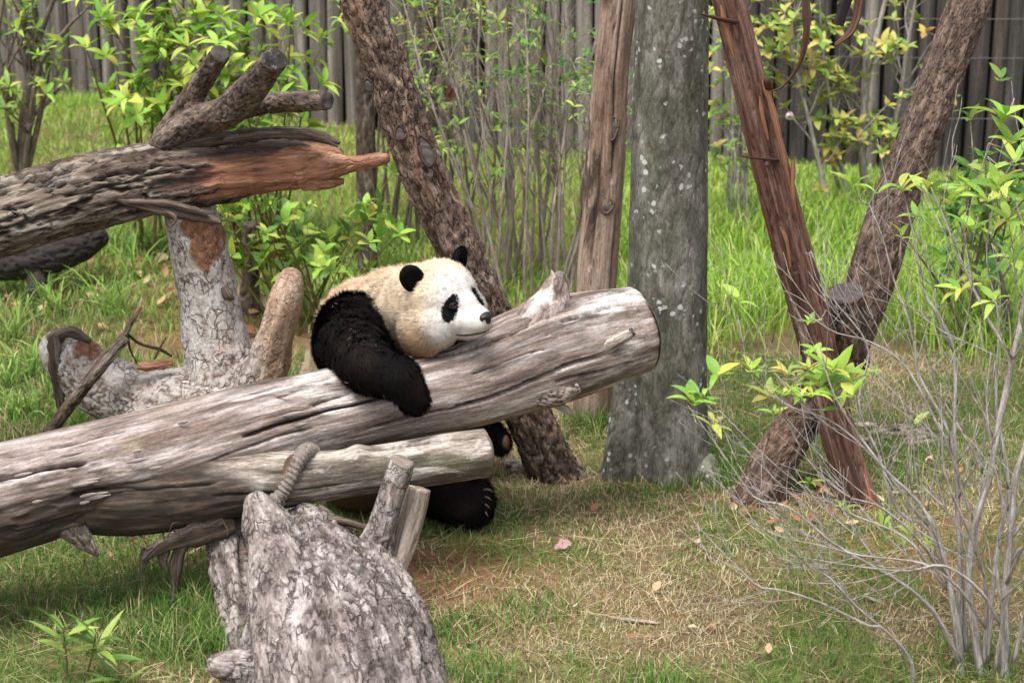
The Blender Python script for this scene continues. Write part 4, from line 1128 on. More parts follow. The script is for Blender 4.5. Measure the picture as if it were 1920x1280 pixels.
def pelt(p, jitter):
    """coat colour for points on or near the skin"""
    q = p + jitter
    t = prim_tag(q)
    hl = head_local(q)
    n1 = fbm(p * 9 + 2, 3)
    grime = fbm(p * 30 + 7, 3)
    face = sst(0.02, 0.10, hl[:, 0]) * (np.linalg.norm(hl, axis=1) < 0.30)
    c = W2[None] + (W1 - W2)[None] * face[:, None]
    onhead = (np.linalg.norm(hl, axis=1) < 0.24)
    tanc = sst(-0.1, 0.3, n1 + 0.3 - np.abs(hl[:, 0] - 0.01) * 4) * sst(-0.02, -0.10, hl[:, 2]) * onhead * (1 - face)
    c = c + (W3 - c) * (0.75 * tanc)[:, None]
    back = (~onhead) * sst(-0.2, 0.4, n1)
    c = c + (W3 - c) * (0.4 * back)[:, None]
    c = c * (1 + 0.16 * np.clip(grime, -1, 0.6))[:, None]
    low = onhead * sst(-0.09, -0.15, hl[:, 2])
    c = c + (np.array(lin(150, 122, 98)[:3]) - c) * (0.55 * low * sst(-0.3, 0.3, grime))[:, None]
    k = K1[None] + (K2 - K1)[None] * np.clip(0.9 * n1 + 0.05, 0, 0.8)[:, None]
    c = np.where((t == 1)[:, None], k, c)
    c = np.where((t == 2)[:, None], TAN[None], c)
    for s, e in zip((1, -1), EYE_L):
        d = hl - e
        mir = np.array([1, s, 1])
        y = d @ (AX_S * mir); z = d @ (AX_L * mir)
        w = PL_SHORT * (1.0 - 0.18 * np.clip(z / PL_LONG, -1, 1))
        inside = ((y / w) ** 2 + (z / PL_LONG) ** 2 < 1) & (np.linalg.norm(d, axis=1) < 0.09)
        c = np.where(inside[:, None], K1[None] * 0.85, c)
    return c, t, hl
pc, pt, phl = pelt(pco, 0)
add_attr(pme, 'pelt', np.hstack([pc * 0.85, np.ones((len(pc), 1))]))
m = NT('panda_coat')
M_PELT = m.finish(m.attr('pelt', 'Color'), 0.9, None, spec=0.15)
pme.polygons.foreach_set('use_smooth', np.full(len(pme.polygons), True))
body = link('body', pme, M_PELT, panda); pme.name = 'panda_body'

# fur: fine tapered strands rooted on the skin
def fur(co, no, tri, count, length_fn, width, seed, flow_fn, col_fn, name, parent):
    R = np.random.default_rng(seed)
    a, b, c_ = co[tri[:, 0]], co[tri[:, 1]], co[tri[:, 2]]
    ar = np.linalg.norm(np.cross(b - a, c_ - a), axis=1)
    f = R.choice(len(tri), count, p=ar / ar.sum())
    u = R.random((count, 2)); fl = u.sum(1) > 1; u[fl] = 1 - u[fl]
    w = np.stack([1 - u.sum(1), u[:, 0], u[:, 1]], 1)
    p = (co[tri[f]] * w[:, :, None]).sum(1)
    n = (no[tri[f]] * w[:, :, None]).sum(1); n /= np.linalg.norm(n, axis=1)[:, None]
    ln, up = length_fn(p, n)
    keep = ln > 0
    p, n, ln, up = p[keep], n[keep], ln[keep], up[keep]
    k = len(p)
    fl = flow_fn(p, n)
    clump = np.stack([vnoise(p * 40 + 9), vnoise(p * 40 + 39), vnoise(p * 40 + 69)], 1) * 0.75
    fl = fl + clump + R.normal(0, 0.22, (k, 3))
    fl = fl - n * (fl * n).sum(1)[:, None]
    d1 = n * up[:, None] + fl * 0.7; d1 /= np.linalg.norm(d1, axis=1)[:, None]
    d2 = d1 * 0.6 + fl * 0.5; d2 /= np.linalg.norm(d2, axis=1)[:, None]
    ln = ln * R.uniform(0.6, 1.25, k)
    s = np.cross(d1, n) + R.normal(0, 0.02, (k, 3)); s /= np.linalg.norm(s, axis=1)[:, None] + 1e-9
    col, _, _ = col_fn(p, R.normal(0, 0.004, (k, 3)))
    dk = (col.sum(1, keepdims=True) < 0.3)
    col = col * np.where(dk, R.uniform(0.45, 1.5, (k, 1)), R.uniform(0.78, 1.12, (k, 1)))
    q0 = p - n * 0.002; q1 = p + d1 * (ln * 0.5)[:, None]; q2 = q1 + d2 * (ln * 0.55)[:, None]
    wd = width * R.uniform(0.7, 1.2, k)[:, None]
    v = np.stack([q0 - s * wd, q0 + s * wd, q1 - s * wd * 0.8, q1 + s * wd * 0.8, q2], 1).reshape(-1, 3)
    i = np.arange(k)[:, None] * 5
    t = np.concatenate([i + [0, 1, 3], i + [0, 3, 2], i + [2, 3, 4]], 0)
    cc = np.repeat(np.hstack([col, np.ones((k, 1))]), 5, axis=0)
    me = mesh_tris(name, v, t, True, {'pelt': cc})
    nn = n + 0.35 * d2; nn /= np.linalg.norm(nn, axis=1)[:, None]
    me.normals_split_custom_set_from_vertices(np.repeat(nn, 5, axis=0).astype(np.float32))
    o = link(name, me, M_PELT, parent)
    o['kind'] = 'stuff'
    return o
ptri = []
for f in pme.polygons:
    vv = f.vertices
    ptri.append((vv[0], vv[1], vv[2]))
    if len(vv) == 4: ptri.append((vv[0], vv[2], vv[3]))
ptri = np.array(ptri)
def p_len(p, n):
    t = prim_tag(p); hl = head_local(p)
    onhead = np.linalg.norm(hl, axis=1) < 0.25
    ln = np.where(t == 1, 0.030, 0.030)
    face = sst(0.0, 0.12, hl[:, 0]) * onhead
    ln = np.where(onhead, 0.022 * (1 - face) + 0.008 * face, ln)
    muzz = onhead & (hl[:, 0] > 0.17)
    ln = np.where(muzz, 0.0045, ln)
    up = np.where(onhead, 0.55, 0.5)
    return ln, up
def p_flow(p, n):
    hl = head_local(p)
    onhead = (np.linalg.norm(hl, axis=1) < 0.25)[:, None]
    t = prim_tag(p)[:, None]
    back = np.tile(-HF * 0.8 - HU * 0.25, (len(p), 1))
    side = HS[None] * np.sign(hl[:, 1:2]) * 0.3
    down = np.tile(np.array([0.25, -0.15, -1.0]), (len(p), 1))
    bodyf = np.tile(np.array([-0.5, 0.1, -0.6]), (len(p), 1))
    arm = np.tile(P(778, 744, 6.85) - P(670, 640, 7.2), (len(p), 1)); arm = arm / np.linalg.norm(arm, axis=1)[:, None] + np.array([0, 0, -0.4])
    return np.where(onhead, back + side, np.where(t == 1, arm, bodyf))
fur(pco, pno, ptri, 190000, p_len, 0.0011, 5, p_flow, pelt, 'fur', body)

# ears
def ear(s):
    c0 = H(-0.015, 0.128 * s, 0.118)
    ax = HF * 0.8 + HS * 0.25 * s - HU * 0.1; ax /= np.linalg.norm(ax)
    upv = HU * 0.75 + HS * 0.6 * s; upv -= ax * (upv @ ax); upv /= np.linalg.norm(upv)
    sd_ = np.cross(ax, upv)
    a2 = Acc(); _ball(a2, c0, (0.026, 0.046, 0.062), np.array([ax, sd_, upv]), 28, 18); a2.at = {}
    v = np.vstack(a2.v)
    l = (v - c0) @ np.array([ax, sd_, upv]).T
    v = v - np.outer(0.016 * np.exp(-(l[:, 1] / 0.03) ** 2 - (l[:, 2] / 0.036) ** 2) * (l[:, 0] > 0), ax)
    k = np.tile(np.append(K1 * 0.8, 1), (len(v), 1))
    me = mesh_tris('ear', v, np.vstack(a2.f), True, {'pelt': k})
    eo = link('ear', me, M_PELT, panda)
    fur(v, mesh_normals(me), np.vstack(a2.f), 5000, lambda p, n: (np.full(len(p), 0.013), np.full(len(p), 0.9)), 0.0011, 9, lambda p, n: np.tile(upv * 0.7, (len(p), 1)),
        lambda p, j: (np.tile(K1 * 0.8, (len(p), 1)), 0, 0), 'ear_fur', eo)
ear(1); ear(-1)
# eyes, nose, mouth
m = NT('panda_eye'); M_EYE = m.finish(lin(26, 18, 14), 0.08, None, spec=0.6)
m = NT('panda_nose'); gn = m.n('TexCoord').outputs['Object']; nn_ = m.noise(gn, 300, 3, 0.6)
M_NOSE = m.finish(lin(34, 30, 30), 0.42, nn_, 0.5, 0.002, spec=0.4)
m = NT('panda_lips'); M_LIP = m.finish(lin(62, 46, 44), 0.6)
for s in (1, -1):
    e = (EYE_L[0] + AX_L * 0.012 + AX_S * 0.006) * np.array([1, s, 1])
    tgt = H(*e)
    hit = BVH.ray_cast(Vector(tgt + HF * 0.2 + HS * 0.1 * s), Vector(-HF * 0.2 - HS * 0.1 * s).normalized())
    c0 = np.array(hit[0]) if hit[0] is not None else tgt
    nr = np.array(hit[1]) if hit[0] is not None else HF
    ac = Acc(); _ball(ac, c0 - nr * 0.003, (0.0105,) * 3, np.eye(3)); ac.at = {}
    eo = link('eye', ac.mesh('eye'), M_EYE, panda)
    ac = Acc()
    e1 = np.cross(nr, HU); e1 /= np.linalg.norm(e1); e2 = np.cross(e1, nr)
    for sg in (1, -1):
        ac.tube([tuple(c0 + e1 * 0.014 * math.cos(t) + e2 * sg * 0.009 * math.sin(t) + nr * (0.003 + 0.003 * math.sin(t))) + (0.003,) for t in np.linspace(0, math.pi, 7)], 6, 0.004)
    link('eyelid', ac.mesh('eyelid'), M_NOSE, eo)
# nose: wide pad with two nostrils
hit = BVH.ray_cast(Vector(H(0.5, 0, -0.038)), Vector(-HF))
nc = np.array(hit[0])
ac = Acc()
_ball(ac, nc - HF * 0.006 + HU * 0.004, (0.020, 0.034, 0.019), HROT, 24, 16)
_ball(ac, nc - HF * 0.006 - HU * 0.012, (0.016, 0.018, 0.016), HROT, 20, 14)
ac.at = {}
nme = remesh(mesh_tris('tmp', np.vstack(ac.v), np.vstack(ac.f)), 0.003, 4)
v = mesh_coords(nme); nv = mesh_normals(nme)
l = (v - nc) @ HROT.T
for s in (1, -1):
    v = v - HF * (0.012 * np.exp(-((l[:, 1] - 0.018 * s) / 0.007) ** 2 - ((l[:, 2] + 0.004) / 0.006) ** 2) * (l[:, 0] > -0.004))[:, None]
nme.vertices.foreach_set('co', v.astype(np.float32).ravel()); nme.update()
nme.polygons.foreach_set('use_smooth', np.full(len(nme.polygons), True)); nme.name = 'nose'
link('nose', nme, M_NOSE, panda)
# mouth line along the muzzle on both sides, and the groove below the nose
for s in (1, -1):
    pts = []
    for f_, s_, u_ in ((0.30, 0.004, -0.088), (0.30, 0.030, -0.094), (0.27, 0.052, -0.098), (0.22, 0.075, -0.102), (0.18, 0.10, -0.101)):
        o_ = H(f_, s_ * s * 1.8, u_)
        hit = BVH.ray_cast(Vector(o_), Vector(H(0.09, 0, u_) - o_).normalized())
        if hit[0] is not None: pts.append(tuple(np.array(hit[0]) + np.array(hit[1]) * 0.001) + (0.0042,))
    if len(pts) >= 3:
        pts[-1] = pts[-1][:3] + (0.003,)
        ac = Acc(); ac.tube(pts, 7, 0.006); link('mouth', ac.mesh('mouth'), M_LIP, panda)
# claws on the hind foot
m = NT('horn_claw'); M_CLAW = m.finish(lin(88, 74, 62), 0.55)
for k in range(4):
    a = P(908 + 1 * k, 917 + 14 * k, 7.25); b = P(918 - 2 * k, 918 + 15 * k, 7.235); c0 = P(925 - 3 * k, 923 + 15 * k, 7.235)
    ac = Acc(); ac.tube([tuple(a) + (0.0045,), tuple(b) + (0.0035,), tuple(c0) + (0.001,)], 7, 0.006)
    link('claw', ac.mesh('claw'), M_CLAW, panda)
# sole of the far hind foot
m = NT('foot_pad'); M_PAD = m.finish(lin(96, 70, 56), 0.7)
ac = Acc(); _ball(ac, P(948, 830, 7.885), (0.02, 0.03, 0.036), np.eye(3)); ac.at = {}
link('foot_pad', ac.mesh('foot_pad'), M_PAD, panda)

# bits of straw caught in the dark fur of the arm
RT = np.random.default_rng(33)
cand = np.nonzero((pt == 1) & ((pno @ -C_FWD) > 0.35) & (pco[:, 2] > 0.55))[0]
ac = Acc()
for i_ in RT.choice(cand, 15, replace=False):
    n_ = pno[i_]; d_ = np.cross(n_, RT.normal(0, 1, 3)); d_ /= np.linalg.norm(d_)
    a_ = pco[i_] + n_ * 0.019; l_ = RT.uniform(0.01, 0.026)
    ac.tube([tuple(a_ - d_ * l_ * 0.5) + (0.00035,), tuple(a_ + n_ * 0.003) + (0.0004,), tuple(a_ + d_ * l_ * 0.5) + (0.0003,)], 4, 0.006)
m = NT('dry_straw'); M_STRAW = m.finish(lin(150, 136, 112), 0.8)
o = link('straw_bits', ac.mesh('straw_bits'), M_STRAW, body); o['kind'] = 'stuff'
# ------------------------------------------------------------------ leaves, twigs, shrubs
m = NT('leaf_tissue')
oc = m.n('ObjectInfo').outputs['Color']
tcx = m.n('TexCoord').outputs['Object']
nz = m.noise(tcx, 6, 3, 0.6)
c = m.mix(1.0, oc, m.ramp(nz, [(0.3, (0.82, 0.85, 0.8, 1)), (0.7, (1.12, 1.1, 1.05, 1))]), 'MULTIPLY')
M_LEAF = m.finish(c, 0.48, None, spec=0.35, trans=0.35)
m = NT('dry_leaf_tissue')
oc = m.n('ObjectInfo').outputs['Color']
tcx = m.n('TexCoord').outputs['Object']
nz = m.noise(tcx, 9, 4, 0.6)
M_DRY = m.finish(m.mix(1.0, oc, m.ramp(nz, [(0.3, (0.7, 0.66, 0.62, 1)), (0.7, (1.15, 1.12, 1.1, 1))]), 'MULTIPLY'), 0.8, None, spec=0.2, trans=0.12)
m = NT('grass_blade')
M_GRASS = m.finish(m.attr('tint', 'Color'), 0.6, None, spec=0.2, trans=0.3)

def leaf_mesh(name, wr, fold, droop, twist=0.0, st=7, mat=None, lobed=False):
    """one leaf of unit length along +Y: folded on the midrib, bent down towards the tip"""
    t = np.linspace(0, 1, st)
    w = wr * np.sin(np.pi * np.clip(t, 0, 1) ** 0.8) ** 0.85
    w[0] = 0.012; w[-1] = 0.004
    if lobed: w = w * (1 + 0.35 * np.sin(t * 15))
    ang = droop * t
    y = np.concatenate([[0], np.cumsum(np.cos((ang[1:] + ang[:-1]) / 2) * np.diff(t))])
    z = -np.concatenate([[0], np.cumsum(np.sin((ang[1:] + ang[:-1]) / 2) * np.diff(t))])
    v = []
    for k in range(st):
        a = twist * t[k]
        for s in (-1, 0, 1):
            x = s * w[k]; zz = abs(s) * w[k] * fold
            v.append([x * math.cos(a) - zz * math.sin(a), y[k], z[k] + x * math.sin(a) + zz * math.cos(a)])
    f = []
    for k in range(st - 1):
        a = k * 3
        for j in (0, 1):
            f += [[a + j, a + j + 1, a + j + 4], [a + j, a + j + 4, a + j + 3]]
    me = mesh_tris(name, np.array(v), np.array(f), True)
    me.materials.append(mat or M_LEAF)
    return me
LANCE = [leaf_mesh('leaf', 0.13, 0.35, d_, tw) for d_, tw in ((0.5, 0.1), (0.9, -0.2), (1.3, 0.2), (0.2, 0.0))]
OVATE = [leaf_mesh('leaf', 0.22, 0.3, d_, tw) for d_, tw in ((0.5, 0.1), (0.9, -0.2), (0.2, 0.2))]
NARROW = [leaf_mesh('leaf', 0.085, 0.3, d_, tw) for d_, tw in ((0.3, 0.1), (0.7, -0.3), (1.1, 0.2))]
DRY = [leaf_mesh('fallen_leaf', 0.26, 0.5, -0.9, 0.5, 8, M_DRY), leaf_mesh('fallen_leaf', 0.2, 0.6, -1.3, -0.7, 8, M_DRY), leaf_mesh('fallen_leaf', 0.3, 0.35, 0.8, 0.3, 8, M_DRY, True)]
def unit(v):
    v = np.asarray(v, float)
    return v / (np.linalg.norm(v) + 1e-9)
LEAFN = {}; LEAFX = {}
def put_leaf(me, pos, d, up, size, col, parent, name='leaf'):
    y = unit(d); x = np.cross(y, up); x = unit(x); z = np.cross(x, y)
    if parent is not None:
        LEAFN[parent.name] = LEAFN.get(parent.name, 0) + 1
        if LEAFN[parent.name] > 295:
            # past the countable three hundred: joined into one part of the same plant
            LEAFX.setdefault(parent.name, []).append((me, np.array(pos), np.array([x, y, z]) * size, np.array(col[:3])))
            return None
    o = bpy.data.objects.new(name, me)
    COL.objects.link(o)
    Mx = Matrix((x * size, y * size, z * size)).transposed().to_4x4()
    Mx.translation = Vector(pos)
    if parent is not None:
        o.parent = parent
        o.matrix_parent_inverse = Matrix.Translation(parent_world(parent)).inverted()
    o.matrix_basis = Mx
    o.color = tuple(col[:3]) + (1,)
    return o
def flush_leaves():
    for pn, lst in LEAFX.items():
        V, F, T, n_ = [], [], [], 0
        for me, pos, ax, col in lst:
            co = mesh_coords(me)
            V.append(co @ ax + pos); T.append(np.tile(np.append(col, 1), (len(co), 1)))
            f = np.empty(len(me.loops), np.int32); me.loops.foreach_get('vertex_index', f)
            F.append(f.reshape(-1, 3) + n_); n_ += len(co)
        o = link('foliage', mesh_tris('foliage', np.vstack(V), np.vstack(F), True, {'tint': np.vstack(T)}), M_GRASS, bpy.data.objects[pn])
        o['kind'] = 'stuff'
def vary(cols, R, j=0.12):
    c = np.array(R.choice(cols)[:3])
    return c * (1 + R.uniform(-j, j)) * np.array([1 + R.uniform(-j, j) * 0.6, 1, 1 + R.uniform(-j, j) * 0.6])
GREENS = [lin(146, 170, 80), lin(124, 156, 72), lin(164, 182, 96), lin(104, 140, 66), lin(92, 124, 60)]
LIME = [lin(156, 190, 78), lin(176, 202, 94), lin(138, 180, 70), lin(116, 160, 64), lin(186, 192, 90)]
YELLOWS = [lin(190, 184, 96), lin(176, 186, 94), lin(150, 176, 84), lin(192, 176, 98), lin(128, 160, 74)]
DARKG = [lin(72, 116, 48), lin(94, 138, 58), lin(60, 100, 46), lin(116, 156, 66)]

def twigs(ac, path, n, ln, R, level, tips, spread=0.8, lift=0.25, lo=0.25, hi=0.98, rad=0.5, ns=5, bias=(0, 0, 0)):
    N = len(path)
    for _ in range(n):
        k = int(R.uniform(lo, hi) * (N - 1))
        k = min(max(k, 1), N - 2)
        t = unit(path[k + 1, :3] - path[k - 1, :3])
        rv = np.array([R.gauss(0, 1), R.gauss(0, 1), R.gauss(0, 1)]); rv = unit(rv - t * (rv @ t))
        d = unit(t * 0.75 + rv * spread + np.array([0, 0, lift]) + np.array(bias))
        l_ = R.uniform(*ln); r0 = max(path[k, 3] * rad, 0.0014)
        p = path[k, :3]
        pts = [tuple(p) + (r0,)]
        dd = d.copy()
        for j in range(3):
            dd = unit(dd + np.array([R.gauss(0, 0.16), R.gauss(0, 0.16), R.gauss(0.10, 0.12)]))
            p = p + dd * l_ / 3
            pts.append(tuple(p) + (r0 * (0.8 - 0.2 * j),))
        r = ac.tube(pts, ns, max(0.03, l_ / 6))
        tips.append((p, dd))
        if level > 0:
            twigs(ac, r, R.randint(1, 3), (ln[0] * 0.5, ln[1] * 0.55), R, level - 1, tips, spread, lift, 0.2, 0.9, 0.75, ns, bias)
def shrub(name, label, stems, mat, seed, tw=(6, (0.15, 0.35), 1), cat='shrub', spread=0.8, lift=0.25, ns=6, bias=(0, 0, 0), group=None, hi=0.98, ds=0.04, lo=0.25, rad=0.5):
    R = random.Random(seed)
    b = stems[0][0]
    root = empty(name, (b[0], b[1], float(gh(b[0], b[1]))), label, cat, group)
    tips = []
    for st in stems:
        ac = Acc()
        r = ac.tube(st, ns + 2, ds)
        tips.append((r[-1, :3], unit(r[-1, :3] - r[-2, :3])))
        if tw: twigs(ac, r, tw[0], tw[1], R, tw[2], tips, spread, lift, lo, hi, rad, ns, bias)
        link('stem', ac.mesh('stem'), mat, root)
    return root, tips, R
def rosette(root, pos, d, n, size, cols, R, meshes, open_=1.0, name='leaf', cap=None):
    d = unit(d)
    a = np.cross(d, [0.3, 0.2, 1]); a = unit(a); b = np.cross(d, a)
    ph = R.uniform(0, 6.28)
    for k in range(n):
        t = ph + k * 2.4
        o_ = open_ * R.uniform(0.6, 1.2)
        dr = unit(d * (1.0 - 0.45 * o_) + (a * math.cos(t) + b * math.sin(t)) * o_ + np.array([0, 0, 0.08]))
        up = unit(d + np.array([0, 0, 0.8]) + np.array([R.gauss(0, 0.2), R.gauss(0, 0.2), 0]))
        put_leaf(R.choice(meshes), np.array(pos) - d * R.uniform(0, size * 0.25), dr, up, size * R.uniform(0.65, 1.15), vary(cols, R), root, name)
def along(root, path_pts, n, size, cols, R, meshes):
    r, u = catmull(path_pts, 0.03)
    for k in range(n):
        i_ = int(R.uniform(0.15, 1) * (len(r) - 2)) + 1
        t = unit(r[i_, :3] - r[i_ - 1, :3])
        rv = np.array([R.gauss(0, 1), R.gauss(0, 1), R.gauss(0, 0.5)]); rv = unit(rv - t * (rv @ t))
        put_leaf(R.choice(meshes), r[i_, :3], unit(rv + t * 0.5), unit(np.array([0, 0, 1]) + t * 0.3), size * R.uniform(0.7, 1.15), vary(cols, R), root)

# ---- bare grey shrub in the right foreground
kb = [(1805, 1262, 6.12, 13), (1842, 1275, 6.1, 14), (1882, 1285, 6.08, 15)]
KS = [
    [kb[0], (1795, 1180, 6.12, 12), (1782, 1105, 6.13, 9), (1760, 1010, 6.15, 7), (1722, 940, 6.18, 5.5), (1660, 880, 6.2, 4), (1600, 800, 6.24, 3), (1560, 730, 6.26, 2.2), (1538, 650, 6.28, 1.6)],
    [kb[1], (1818, 1110, 6.12, 11), (1822, 1010, 6.13, 10.5), (1838, 945, 6.14, 10), (1858, 885, 6.15, 9.5), (1872, 800, 6.16, 9), (1895, 690, 6.18, 8), (1915, 590, 6.2, 6), (1925, 480, 6.22, 4), (1905, 380, 6.24, 2.5)],
    [kb[2], (1885, 1110, 6.08, 12), (1895, 1000, 6.08, 10), (1903, 900, 6.08, 9), (1918, 850, 6.08, 8), (1945, 760, 6.1, 6), (1960, 640, 6.1, 4)],
    [(1800, 1240, 6.11, 9), (1760, 1160, 6.08, 6.5), (1723, 1118, 6.06, 5.5), (1680, 1086, 6.04, 4.5), (1627, 1056, 6.02, 4), (1560, 1016, 6.0, 3.5), (1513, 976, 6.0, 3), (1470, 946, 6.0, 2.4), (1420, 936, 6.02, 2), (1390, 900, 6.03, 1.7), (1357, 853, 6.05, 1.4), (1290, 760, 6.08, 1)],
    [(1712, 1300, 6.0, 6), (1707, 1236, 5.98, 5), (1653, 1176, 5.96, 4), (1630, 1173, 5.95, 3.6), (1540, 1130, 5.93, 3), (1467, 1106, 5.92, 2.6), (1423, 1100, 5.92, 2.2), (1397, 1076, 5.93, 1.8), (1340, 1020, 5.95, 1.4), (1300, 976, 5.97, 0.9)],
    [(1653, 1176, 5.96, 3.4), (1603, 1133, 5.97, 3), (1553, 1080, 5.98, 2.4), (1520, 1063, 5.98, 2), (1560, 1066, 6.0, 1.6), (1460, 1046, 5.96, 1)],
    [(1800, 1200, 6.14, 8), (1783, 1113, 6.16, 6.5), (1740, 990, 6.2, 6), (1690, 965, 6.22, 5), (1660, 900, 6.24, 4.4), (1647, 850, 6.26, 4), (1610, 760, 6.3, 3), (1627, 650, 6.32, 2.4), (1557, 553, 6.36, 1.8), (1520, 470, 6.4, 1)],
    [(1800, 1215, 6.16, 8), (1798, 1000, 6.2, 6.5), (1785, 830, 6.24, 5), (1724, 706, 6.28, 4), (1716, 650, 6.3, 3.4), (1700, 590, 6.32, 3), (1677, 527, 6.35, 2.4), (1653, 440, 6.38, 1.8), (1628, 380, 6.4, 1)],
    [(1812, 1220, 6.18, 8), (1797, 1000, 6.22, 6), (1790, 820, 6.27, 5), (1787, 650, 6.32, 4.5), (1735, 550, 6.36, 3), (1713, 440, 6.4, 2.4), (1690, 345, 6.45, 1.4)],
    [(1872, 810, 6.16, 6), (1893, 683, 6.16, 5), (1847, 587, 6.2, 4), (1807, 500, 6.24, 3), (1773, 417, 6.28, 2.2), (1745, 350, 6.3, 1.4)],
    [(1850, 1180, 6.08, 5.5), (1800, 1105, 6.0, 4.5), (1740, 1060, 5.98, 4), (1680, 1048, 5.97, 3), (1610, 1040, 5.96, 2.4), (1540, 1022, 5.95, 1.8), (1470, 1008, 5.95, 1.3), (1440, 995, 5.95, 0.9)],
    [(1790, 1110, 6.14, 4.5), (1720, 1010, 6.08, 3.6), (1650, 950, 6.04, 2.8), (1590, 930, 6.02, 2.2), (1530, 880, 6.02, 1.6), (1490, 820, 6.04, 1)],
    [(1845, 1245, 6.1, 7), (1850, 1130, 6.06, 5.5), (1838, 1050, 6.02, 4.5), (1800, 960, 6.0, 3.6), (1770, 880, 6.0, 2.8), (1765, 780, 6.02, 2), (1750, 700, 6.04, 1.2)],
    [(1865, 1255, 6.06, 7), (1880, 1160, 6.02, 5.5), (1870, 1070, 6.0, 4.5), (1880, 960, 5.98, 3.6), (1862, 860, 5.98, 2.8), (1850, 760, 6.0, 2), (1858, 660, 6.02, 1.2)],
    [(1880, 1180, 6.05, 6), (1840, 1110, 6.0, 5), (1770, 1060, 5.98, 4), (1700, 1070, 5.97, 3), (1600, 1060, 5.97, 2.2), (1480, 1040, 5.96, 1.2)],
    [(1850, 1240, 6.14, 8), (1868, 1040, 6.2, 6), (1890, 900, 6.26, 5), (1868, 760, 6.32, 4), (1872, 600, 6.38, 3), (1850, 480, 6.42, 2), (1868, 350, 6.46, 1.2)],
    [(1780, 1110, 6.15, 5), (1700, 1010, 6.2, 3.5), (1590, 960, 6.25, 2.6), (1490, 900, 6.3, 1.8), (1420, 840, 6.33, 1.4), (1350, 770, 6.36, 0.9)],
    [(1740, 985, 6.2, 4.5), (1640, 860, 6.3, 3.2), (1560, 790, 6.36, 2.4), (1480, 760, 6.4, 1.8), (1410, 700, 6.44, 1.3), (1385, 600, 6.48, 0.8)],
    [(1775, 830, 6.24, 4), (1700, 690, 6.3, 3), (1630, 640, 6.34, 2.2), (1560, 620, 6.36, 1.5), (1480, 560, 6.4, 0.9)],
    [(1900, 1240, 6.06, 8), (1930, 1120, 6.04, 7), (1960, 1000, 6.04, 6), (1985, 850, 6.04, 4)],
]
# stand the shrub a little deeper so its foot meets the ground
kdY = G(1830, 1262)[1] - 6.12
KSW = [L([(a, b, y + kdY, r * 0.7) for a, b, y, r in s]) for s in KS]
KSW[0][0] = tuple(np.array(KSW[0][0]) - np.array([0, 0, 0.05, 0]))
shrubK, tipsK, RK = shrub('bare_shrub', 'mostly bare grey twiggy shrub with few lime leaf tufts on the lawn', KSW, M_TWIG, 41, (9, (0.12, 0.5), 1), spread=0.75, lift=0.3, ns=5, bias=(-0.14, 0, 0), rad=0.45, lo=0.25)
KL = [(1300, 752, 8, 30), (1338, 790, 5, 30), (1320, 740, 4, 24), (1410, 690, 7, 26), (1385, 560, 4, 26), (1345, 700, 4, 26), (1478, 700, 6, 26), (1515, 690, 7, 28), (1548, 705, 8, 32), (1575, 695, 7, 32), (1525, 735, 7, 28), (1490, 725, 6, 26), (1560, 740, 6, 26), (1440, 740, 5, 24), (1530, 655, 6, 24), (1520, 600, 5, 20), (1560, 690, 8, 34), (1590, 710, 8, 36), (1540, 720, 7, 32), (1500, 742, 8, 30),
      (1470, 735, 6, 26), (1450, 770, 5, 22), (1600, 735, 5, 28), (1575, 760, 5, 24), (1518, 902, 7, 18), (1580, 948, 6, 17), (1655, 985, 6, 20), (1675, 1005, 5, 18), (1700, 1000, 6, 22), (1740, 1020, 4, 16), (1690, 350, 7, 34), (1600, 340, 7, 34), (1745, 358, 8, 36), (1780, 372, 7, 34),
      (1720, 400, 5, 28), (1885, 215, 7, 44), (1900, 255, 6, 40), (1870, 345, 6, 40), (1905, 300, 6, 38), (1850, 365, 6, 36), (1890, 410, 6, 34), (1820, 430, 6, 30), (1800, 540, 6, 32), (1840, 520, 5, 30), (1860, 560, 5, 28), (1900, 480, 6, 32), (1690, 440, 4, 24), (1640, 700, 4, 22), (1860, 885, 3, 18), (1870, 1185, 2, 22), (1715, 795, 2, 24), (1730, 1270, 4, 22)]
for px, py, n, sz in KL:
    Y = 6.3 + kdY + RK.uniform(-0.15, 0.3)
    pos = P(px, py, Y); s = sz * mpp(px, py, Y) * 1.8
    cols = LIME if RK.random() < 0.85 else YELLOWS
    # a fine twig carries each tuft to the nearest branch
    ends = min(tipsK, key=lambda t: np.linalg.norm(t[0] - pos))
    if np.linalg.norm(ends[0] - pos) < 0.9:
        ac = Acc(); mid = (ends[0] + pos) / 2 + np.array([0, 0, -0.03]); ac.tube([tuple(ends[0]) + (0.0022,), tuple(mid) + (0.002,), tuple(pos) + (0.0015,)], 5, 0.05)
        link('twig', ac.mesh('twig'), M_TWIG, shrubK)
    rosette(shrubK, pos, (RK.uniform(-0.4, 0.2), RK.uniform(-0.4, 0.1), 1), n, s, cols, RK, LANCE + OVATE[:1])

